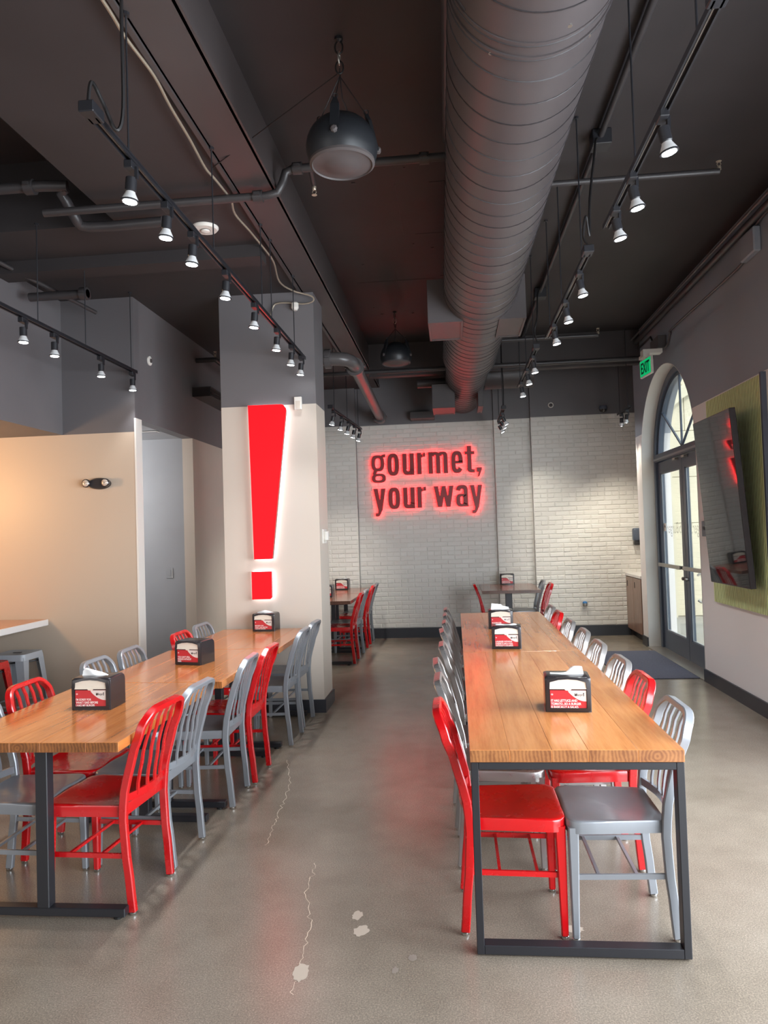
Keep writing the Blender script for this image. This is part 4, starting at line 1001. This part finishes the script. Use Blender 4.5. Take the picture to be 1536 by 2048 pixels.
_p = pipe('sprinkler_drop', 'short black sprinkler branch under the pipe near the speaker', [(-.83,4.47,3.90),(-.86,4.72,3.93)], .016)
sprinkler(-.86, 4.74, 3.925, False, _p)
_p = pipe('sprinkler_pipe', 'thin black pipe right of the duct, crossing behind the nearest track lamps', [(.55,5.03,3.955),(1.86,5.03,3.955)], .02)
sprinkler(1.86, 5.03, 3.965, True, _p)
_p = pipe('sprinkler_pipe', 'thin black pipe right of the duct, crossing behind the farther track lamps', [(.5,8.0,3.66),(1.62,8.0,3.66)], .02)
sprinkler(1.62, 8.0, 3.675, True, _p)
pipe('sprinkler_pipe', 'long black pipe across the ceiling before the brick wall', [(-2.4,9.0,3.61),(2.6,9.0,3.61)], .028)
pipe('sprinkler_pipe', 'black pipe running along the duct top left side', [(.075,1.2,3.98),(.035,4.4,3.98)], .03, couplings=[((.06,2.45,3.98),(0,1,0))])
pipe('drain_pipe', 'thick grey drain pipe turning from the column towards the brick wall', [(-1.34,7.22,3.375),(-1.10,7.22,3.362),(-1.04,7.24,3.358),(-1.0,7.30,3.354),(-.985,7.42,3.35),(-1.05,10.88,3.305)], .067, 'pipe_gloss', 0, n=20,
     couplings=[((-1.22,7.22,3.368),(1,0,0)),((-.988,7.55,3.348),(0,1,0)),((-1.046,10.6,3.309),(0,1,0))])
tag(MB().box(-.99,-.96, 9.1, 9.22, 3.352, 3.356).obj('pipe_label', 'white_plastic', bpy.data.objects['drain_pipe'])) 
bpy.data.objects['pipe_label'].location = -bpy.data.objects['drain_pipe'].location
pipe('wall_conduit', 'black conduit along the ceiling right of the duct with junction boxes', [(1.04,2.2,4.075),(.955,10.3,4.075)], .02)
for i, (x, y, lb) in enumerate(((1.02, 4.72, 'nearer'), (.985, 7.75, 'farther'))):
    tag(MB().rbox(x-.06, x+.06, y-.06, y+.06, 4.02, 4.118, .004, 1).obj('junction_box', 'black'), lb+' black junction box on the ceiling conduit right of the duct', 'junction box', 'ceiling junction boxes')
# pale flexible conduit along the beam
pc = [(-1.345,2.3,3.775),(-1.345,2.79,3.775),(-1.350,2.97,3.772),(-1.337,3.24,3.772),(-1.356,3.48,3.772),(-1.370,3.8,3.772),(-1.392,4.1,3.772),(-1.380,4.24,3.772),(-1.368,4.45,3.772),(-1.368,4.53,3.772),(-1.405,4.73,3.772),(-1.385,5.0,3.772),(-1.366,5.36,3.772),(-1.369,5.64,3.78),(-1.43,6.08,3.78),(-1.36,6.30,3.77),(-1.215,6.38,3.74),(-1.20,6.40,3.70),(-1.29,6.42,3.685),(-1.45,6.42,3.705),(-1.55,6.42,3.70),(-1.585,6.42,3.65),(-1.60,6.40,3.59),(-1.635,6.38,3.575)]
pipe('flexible_conduit', 'pale wavy conduit clipped along the steel beam, ending at the column top', pc, .0075, 'conduit', 5, 'conduit', n=6)
tag(MB().lathe([(.02,0),(.032,-.01),(.034,-.05),(.02,-.075)], 12, Matrix.Translation((-1.37, 6.405, 3.70))).obj('strobe', 'white_plastic'), 'small beige alarm strobe high on the column front', 'alarm')
pipe('wall_conduit', 'light brown conduit along the top of the right wall', [(2.36,4.6,3.985),(2.36,10.9,3.985)], .012, 'pipe_gloss', n=8)
pipe('wall_conduit', 'thicker black pipe beside the light brown conduit above the arched door', [(2.41,4.6,3.95),(2.41,10.9,3.95)], .03, 'pipe')
pipe('wall_conduit', 'grey conduit bending down to the exit sign on the right wall', [(2.442,5.2,3.97),(2.442,5.75,3.935),(2.442,5.98,3.90),(2.442,6.03,3.84),(2.442,6.15,3.77),(2.442,6.30,3.715),(2.442,8.08,3.725),(2.442,8.22,3.70),(2.442,8.34,3.60),(2.442,8.46,3.59)], .011, 'pipe_gloss', 4, n=8)
tag(MB().rbox(2.40, 2.459, 5.86, 6.14, 3.70, 3.90, .01, 1).obj('junction_box', 'rightwall'), 'grey painted junction box high on the right wall', 'junction box')
pipe('wall_conduit', 'short grey conduit above the exit sign', [(2.44,8.78,3.66),(2.44,9.0,3.86),(2.44,9.6,3.87)], .011, 'pipe', 0, n=8)
# pipes and brackets left of the column
pipe('sprinkler_pipe', 'dark pipe stub under the ceiling above the left track', [(-3.42,5.62,3.62),(-2.92,5.62,3.62)], .035, couplings=[((-2.95,5.62,3.62),(1,0,0))])
pipe('sprinkler_pipe', 'dark pipe in the ceiling recess at the upper left', [(-4.5,4.46,3.93),(-2.62,4.46,3.93),(-2.52,4.52,3.90),(-2.48,4.62,3.78),(-2.42,4.70,3.745),(-1.9,4.70,3.745)], .035, 'pipe', 3, couplings=[((-2.7,4.46,3.93),(1,0,0))])
pipe('ceiling_brace', 'thin dark brace pipe from the left wall to the ceiling', [(-3.50,5.05,3.80),(-3.1,6.1,3.62)], .018)
t = thing('vent_grille', 'dark louvred vent box on the grey wall left of the column', 'vent', (-2.74, 8.2, 3.225))
MB().box(-.115, .10, -.42, .60, .035, .05).obj('top_plate', 'ceil2', t)
for i in range(6): MB().box(-.115, .10, -.42, .60, -.055+.016*i, -.048+.016*i).obj('louvre', 'ceil2', t)
for y in (-.42, .59): MB().box(-.115, .095, y, y+.01, -.055, .035).obj('end_plate', 'ceil2', t)
_p = pipe('pipe_bracket', 'dark U-shaped pipe on the grey wall above the louvred vent', [(-2.84,7.9,3.60),(-2.62,7.9,3.60),(-2.60,8.1,3.58),(-2.60,8.6,3.57)], .028)
sprinkler(-2.62, 7.9, 3.63, True, _p)
o = thing('wall_sensor', 'small round pale sensor on the upper grey wall left of the column', 'sensor', (-2.85, 6.635, 3.30))
MB().lathe([(.045,0),(.045,.012),(.034,.016),(.0,.017)], 20, Matrix.Rotation(math.pi/2, 4, 'Y')).obj('cover', 'white_plastic', o, 40); MB().lathe([(.02,.016),(.02,.024),(.0,.026)], 14, Matrix.Rotation(math.pi/2, 4, 'Y')).obj('eye', 'grille', o, 40)
# smoke detector
o = thing('smoke_detector', 'round white smoke detector on the ceiling left of the beam', 'smoke detector', (-1.70, 4.98, ZS))
MB().lathe([(.093,0),(.093,-.008),(.082,-.022),(.0,-.024)], 32).obj('housing', 'white_plastic', o, 30); MB().lathe([(.034,-.022),(.030,-.034),(.012,-.040),(.0,-.041)], 20).obj('chamber', 'white_plastic', o, 30)
MB().tube([(.034*math.cos(2*math.pi*i/24), .034*math.sin(2*math.pi*i/24), -.0245) for i in range(24)], .002, 5, True).obj('chamber_ring', 'grille', o); MB().lathe([(.004,-.0235),(.004,-.026)], 8, Matrix.Translation((.06, 0, 0))).obj('indicator', 'print_black', o)

# ------------------------------------------------------------------ pendant speakers
def speaker(x, y, z, r, rot, label, zh, extra=None):
    t = thing('pendant_speaker', label, 'speaker', (x, y, z), R(rot), 'pendant speakers')
    prof = []
    for i in range(0, 15):
        a = R(90-133*i/14*.86); prof.append((max(.001, r*math.cos(a)), r*.92*math.sin(a)))
    zb = prof[-1][1]; rb = prof[-1][0]
    MB().lathe(prof, 36).obj('shell', 'speaker', t, 60)
    MB().lathe([(rb*1.0,zb+.004),(rb*1.0,zb-.012),(rb*.93,zb-.02),(rb*.9,zb-.012)], 36).obj('rim', 'grille', t, 40)
    MB().lathe([(rb*.90,zb-.013),(rb*.5,zb-.020),(rb*.42,zb-.030),(.001,zb-.032)], 36).obj('grille', 'grille', t, 60)
    for sg, (dx, dy) in enumerate(((-.05, -1), (.97, .25), (-.9, .4))):
        d = Vector((dx, dy, 0)).normalized()
        s = link('bracket_arm', None, t)
        b = MB(); b.bar(d*r*.99+Vector((0,0,-.01)), d*r*.80+Vector((0,0,r*.80)), r*.26, .016, r*.24, .016, hint=tuple(d)); b.bar(d*r*.80+Vector((0,0,r*.78)), d*r*.72+Vector((0,0,r*1.0)), r*.24, .016, r*.10, .016, hint=tuple(d)); b.obj('strap', 'speaker', s)
        MB().lathe([(.018,0),(.018,.012),(.010,.018)], 8, Matrix.Translation(d*r*1.0+Vector((0,0,-.0))) @ d.to_track_quat('Z', 'Y').to_matrix().to_4x4()).obj('bolt', 'grille', s)
        top = Vector((0, 0, zh-z-.20)); a0 = d*r*.72+Vector((0,0,r*1.0))
        MB().tube([a0, a0*.5+top*.5, top], .0028, 5).obj('suspension_cable', 'wire', t)
        MB().tube([a0+Vector((.012*math.cos(k*.8), 0, .012+.014*math.sin(k*.8))) for k in range(8)], .003, 5, True).obj('shackle', 'wire', t)
    MB().tube(smoothpath([(0, 0, zh-z-.16), (.008, .01, zh-z-.3), (.02, .02, r*1.3), (.05, .03, r*.86)], 5), .0035, 5).obj('signal_cable', 'wire', t)
    for k, zz in enumerate((zh-z-.05, zh-z-.105, zh-z-.155)):
        pl = k % 2
        MB().tube([(0 if pl else .020*math.cos(2*math.pi*i/14), .020*math.cos(2*math.pi*i/14) if pl else 0, zz+.034*math.sin(2*math.pi*i/14)) for i in range(14)], .0045, 6, True).obj('chain_link', 'steel' if k == 1 else 'wire', t, 60)
    MB().lathe([(.022,zh-z),(.022,zh-z-.014),(.008,zh-z-.022)], 10).obj('ceiling_anchor', 'black', t)
    if extra: MB().tube([Vector(p)-Vector((x, y, z)) for p in extra], .003, 5).obj('tie_wire', 'wire', t)
speaker(-.505, 3.60, 3.545, .182, 0, 'big black round pendant speaker hanging left of the duct, near the camera', ZC, [(-.505, 3.60, ZC-.18), (-1.36, 4.12, 3.775)])
speaker(-.60, 8.22, 3.60, .18, 70, 'smaller-looking black pendant speaker hanging far back before the brick wall', ZC)

# ------------------------------------------------------------------ things on the left walls and column
t = thing('emergency_light', 'black oval emergency light with two round lamps on the cream wall', 'emergency light', (-3.19, 6.30, 2.115))
ov = [(.105*math.cos(2*math.pi*i/32), .052*math.sin(2*math.pi*i/32)*(1 if True else 0)) for i in range(32)]
b = MB(); n = 32; vs = [(x, 0, z) for x, z in ov]+[(x, -.03, z) for x, z in ov]+[(x*.85, -.045, z*.8) for x, z in ov]
b.add(vs, [(i, (i+1) % n, (i+1) % n+n, i+n) for i in range(n)]+[(i+n, (i+1) % n+n, (i+1) % n+2*n, i+2*n) for i in range(n)]+[tuple(range(2*n, 3*n))]); b.obj('housing', 'black_plastic', t, 40)
for sx, dx in ((-1, -.106), (1, .075)):
    mx_ = Matrix.Translation((dx, -.042, .004)) @ Matrix.Rotation(math.pi/2, 4, 'X')
    h = MB().lathe([(.030,-.02),(.038,.0),(.038,.022),(.034,.026)], 22, mx_).obj('lamp_head', 'black_plastic', t, 40)
    MB().lathe([(.033,.022),(.028,.030),(.015,.034),(.0,.035)], 18, mx_).obj('lens', 'lens', h, 60); MB().lathe([(.008,.034),(.008,.037)], 8, mx_).obj('led', 'steel', h)
t = thing('light_switch', 'pale double light switch on the grey passage wall', 'light switch', (-3.145, 7.75, 1.222))
MB().rbox(-.036, .036, -.007, 0, -.058, .058, .002, 1).obj('plate', 'recess', t); MB().rbox(-.017, .017, -.011, -.005, -.034, .034, .001, 1).obj('rocker', 'recess', t); MB().box(.032, .036, -.009, -.006, -.056, .056).obj('plate_edge', 'white_plastic', t)
t = thing('ceiling_vent', 'thin pale slot vent in the passage ceiling by the white wall edge', 'vent', (-3.15, 7.15, 2.70))
MB().box(-.16, .16, -.045, .045, -.006, 0).obj('frame', 'white_plastic', t)
for k in range(4): MB().box(-.15, .15, -.037+.02*k, -.027+.02*k, -.010, -.006).obj('blade', 'recess', t)
t = thing('wall_sensor', 'beige rectangular sensor box at the top right of the exclamation sign', 'sensor', (-1.372, 6.448, 2.785))
MB().rbox(-.034, .034, -.03, 0, -.058, .058, .005, 2).obj('case', 'white_plastic', t); MB().box(-.022, .022, -.0315, -.03, -.05, .02).obj('window', 'cream', t)
t = thing('thermostat', 'white thermostat on the side of the column facing the aisle', 'thermostat', (-1.212, 6.62, 1.575))
MB().rbox(0, .012, -.06, .12, -.066, .066, .003, 1).obj('plate', 'white_plastic', t); MB().rbox(.010, .04, .03, .10, -.038, .045, .005, 2).obj('control', 'white_plastic', t); MB().box(.012, .014, -.05, .02, -.05, .05).obj('panel', 'napkin_panel', t)

# ------------------------------------------------------------------ back wall details
t = thing('wall_outlet', 'white wall outlet with a plugged-in blue-topped night light', 'outlet', (1.85, 10.852, .465))
MB().rbox(-.04, .04, -.006, 0, -.06, .06, .002, 1).obj('plate', 'white_plastic', t)
MB().lathe([(.030,-.035),(.036,0),(.030,.028),(.012,.04)], 16, Matrix.Translation((0, -.03, .0))).obj('night_light', 'steel', t, 50); MB().lathe([(.034,.012),(.031,.03),(.012,.042),(.0,.043)], 16, Matrix.Translation((0, -.03, .0))).obj('blue_top', mat('blue_plastic', srgb(40, 110, 170), .35), t, 50)
t = thing('wall_sensor', 'small round white-ringed sensor on the grey wall above the right brick panel', 'sensor', (1.475, 10.865, 3.40))
MB().tube([(.034*math.cos(2*math.pi*i/24), -.012, .034*math.sin(2*math.pi*i/24)) for i in range(24)], .008, 6, True).obj('ring', 'white_plastic', t, 60); MB().lathe([(.03,0),(.03,.012),(.0,.02)], 18, Matrix.Rotation(math.pi/2, 4, 'X')).obj('cover', 'grille', t, 40)
t = thing('dome_camera', 'dark dome camera on the grey wall in the back right corner', 'camera', (2.215, 10.80, 3.295))
MB().lathe([(.0,.06),(.055,.05),(.06,.02),(.06,.0)], 20).obj('housing', 'frame', t, 40); MB().lathe([(.055,.0),(.048,-.028),(.025,-.048),(.0,-.053)], 20).obj('dome', 'screen', t, 60); MB().box(-.03, .03, .0, .065, .0, .04).obj('wall_arm', 'frame', t)
t = thing('counter_cabinet', 'brown laminate counter cabinet with white top in the back right corner', 'cabinet', (2.73, 10.44, 0))
MB().rbox(-.26, .068, -.42, .42, .10, .865, .002, 1).obj('body', 'cabinet', t); MB().rbox(-.285, .068, -.435, .425, .867, .905, .003, 1).obj('counter_top', 'counter', t); MB().box(-.20, .068, -.42, .42, .0, .10).obj('toe_kick', 'base', t)
for ya, yb in ((-.415, -.004), (.004, .415)):
    d = MB().rbox(-.278, -.260, ya, yb, .115, .855, .002, 1).obj('door', 'cabinet', t); MB().box(-.284, -.279, (ya+yb)/2-.006+.12, (ya+yb)/2+.006+.12, .72, .80).obj('handle_slot', 'black', d)
t = thing('hand_dispenser', 'dark wall dispenser above the corner counter cabinet', 'soap dispenser', (2.62, 10.84, 1.42))
MB().rbox(-.06, .06, -.10, .015, -.06, .13, .03, 3).obj('case', 'frame', t, 50); MB().rbox(-.045, .045, -.085, .01, -.12, -.055, .015, 2).obj('nozzle_block', 'black', t, 50)

# ------------------------------------------------------------------ right wall: exit sign, slat panel, screen, mat
t = thing('exit_sign', 'green lit EXIT sign on a bracket above the arched door', 'exit sign', (2.21, 8.36, 3.36), R(-90+7))
MB().rbox(-.165, .165, -.014, .014, -.10, .10, .006, 2).obj('housing', 'white_plastic', t)
MB().box(-.152, .152, -.0155, -.0140, -.088, .088).obj('lit_panel', 'exit_green', t)
me = fit_text('EXIT', -.12, .12, -.062, .062, -.0165, .002, 'exit_dark', .02); link('lettering', me, t)
MB().box(-.03, .03, -.02, .02, .10, .115).obj('canopy', 'white_plastic', t)
t2 = thing('exit_sign_mount', 'grey wall box and arm carrying the exit sign', 'bracket', (2.46, 8.62, 3.64))
MB().rbox(-.10, -.001, -.20, .12, -.05, .09, .005, 1).obj('wall_box', 'pipe_gloss', t2); MB().box(-.29, -.08, -.30, -.18, -.13, -.085).obj('arm', 'white_plastic', t2); MB().box(-.29, -.22, -.30, -.1, -.165, -.13).obj('arm_plate', 'white_plastic', t2)

t = thing('slat_panel', 'light green vertical slat panel behind the screen', 'wall panel', (2.45, 6.57, 1.80))
Y0, Y1, Z0, Z1 = 5.93, 7.20, .838, 2.745
MB().box(-.008, .009, Y0-6.57, Y1-6.57, Z0-1.8, Z1-1.8).obj('backing', 'slat_back', t)
sm = MB().box(-.0125, -.008, -.0118, .0118, Z0-1.8, Z1-1.8).mesh('slat', 'slat'); sm.materials.append(MT['slat_back'])
for p_ in sm.polygons: p_.material_index = 1 if abs(p_.normal.y) > .5 else 0
ns = 41
for i in range(ns): link('slat', sm, t, (0, Y0-6.57+.018+(Y1-Y0-.036)*i/(ns-1), 0))
MB().box(-.03, .009, Y0-6.57-.035, Y0-6.57-.004, Z0-1.8, Z1-1.8+.01).obj('edge_strip', 'frame', t)
def screen(label, name, yc, zc, xc, hw, hh, tilt):
    t = thing(name, label, 'screen', (xc, yc, zc)); t.rotation_euler = (0, tilt, 0)
    MB().rbox(-.02, .028, -hw, hw, -hh, hh, .004, 1).obj('bezel', 'black_plastic', t)
    MB().box(-.0215, -.0200, -hw+.008, hw-.008, -hh+.012, hh-.008).obj('display', 'screen', t)
    MB().rbox(.028, .065, -hw*.6, hw*.6, -hh*.6, hh*.5, .01, 1).obj('back_housing', 'black_plastic', t)
    MB().box(.065, .085, -.15, .15, -.15, .15).obj('wall_mount', 'black', t)
screen('tall dark wall screen tilted forward on the green slat panel', 'wall_screen', 6.455, 1.775, 2.285, .445, .728, R(-4.0))
t = thing('door_plate', 'small grey EXIT plate on the wall beside the arched door', 'sign', (2.459, 7.43, 1.53))
MB().rbox(-.008, 0, -.075, .075, -.075, .075, .002, 1).obj('plate', 'frame', t)
me = fit_text('EXIT', -.05, .05, -.012, .022, 0, .002, 'print_white', .02)
for v in me.vertices: v.co = Vector((-.0092, -v.co.x, v.co.z))
me.update(); link('lettering', me, t)
o = MB().rbox(1.66, 2.455, 7.72, 9.43, .0, .010, .003, 1).obj('floor_mat', 'mat'); tag(o, 'dark charcoal entrance mat in front of the arched glass doors', 'floor mat')
bpy.data.objects['floor_mat'].data.materials[0] = MT['mat']
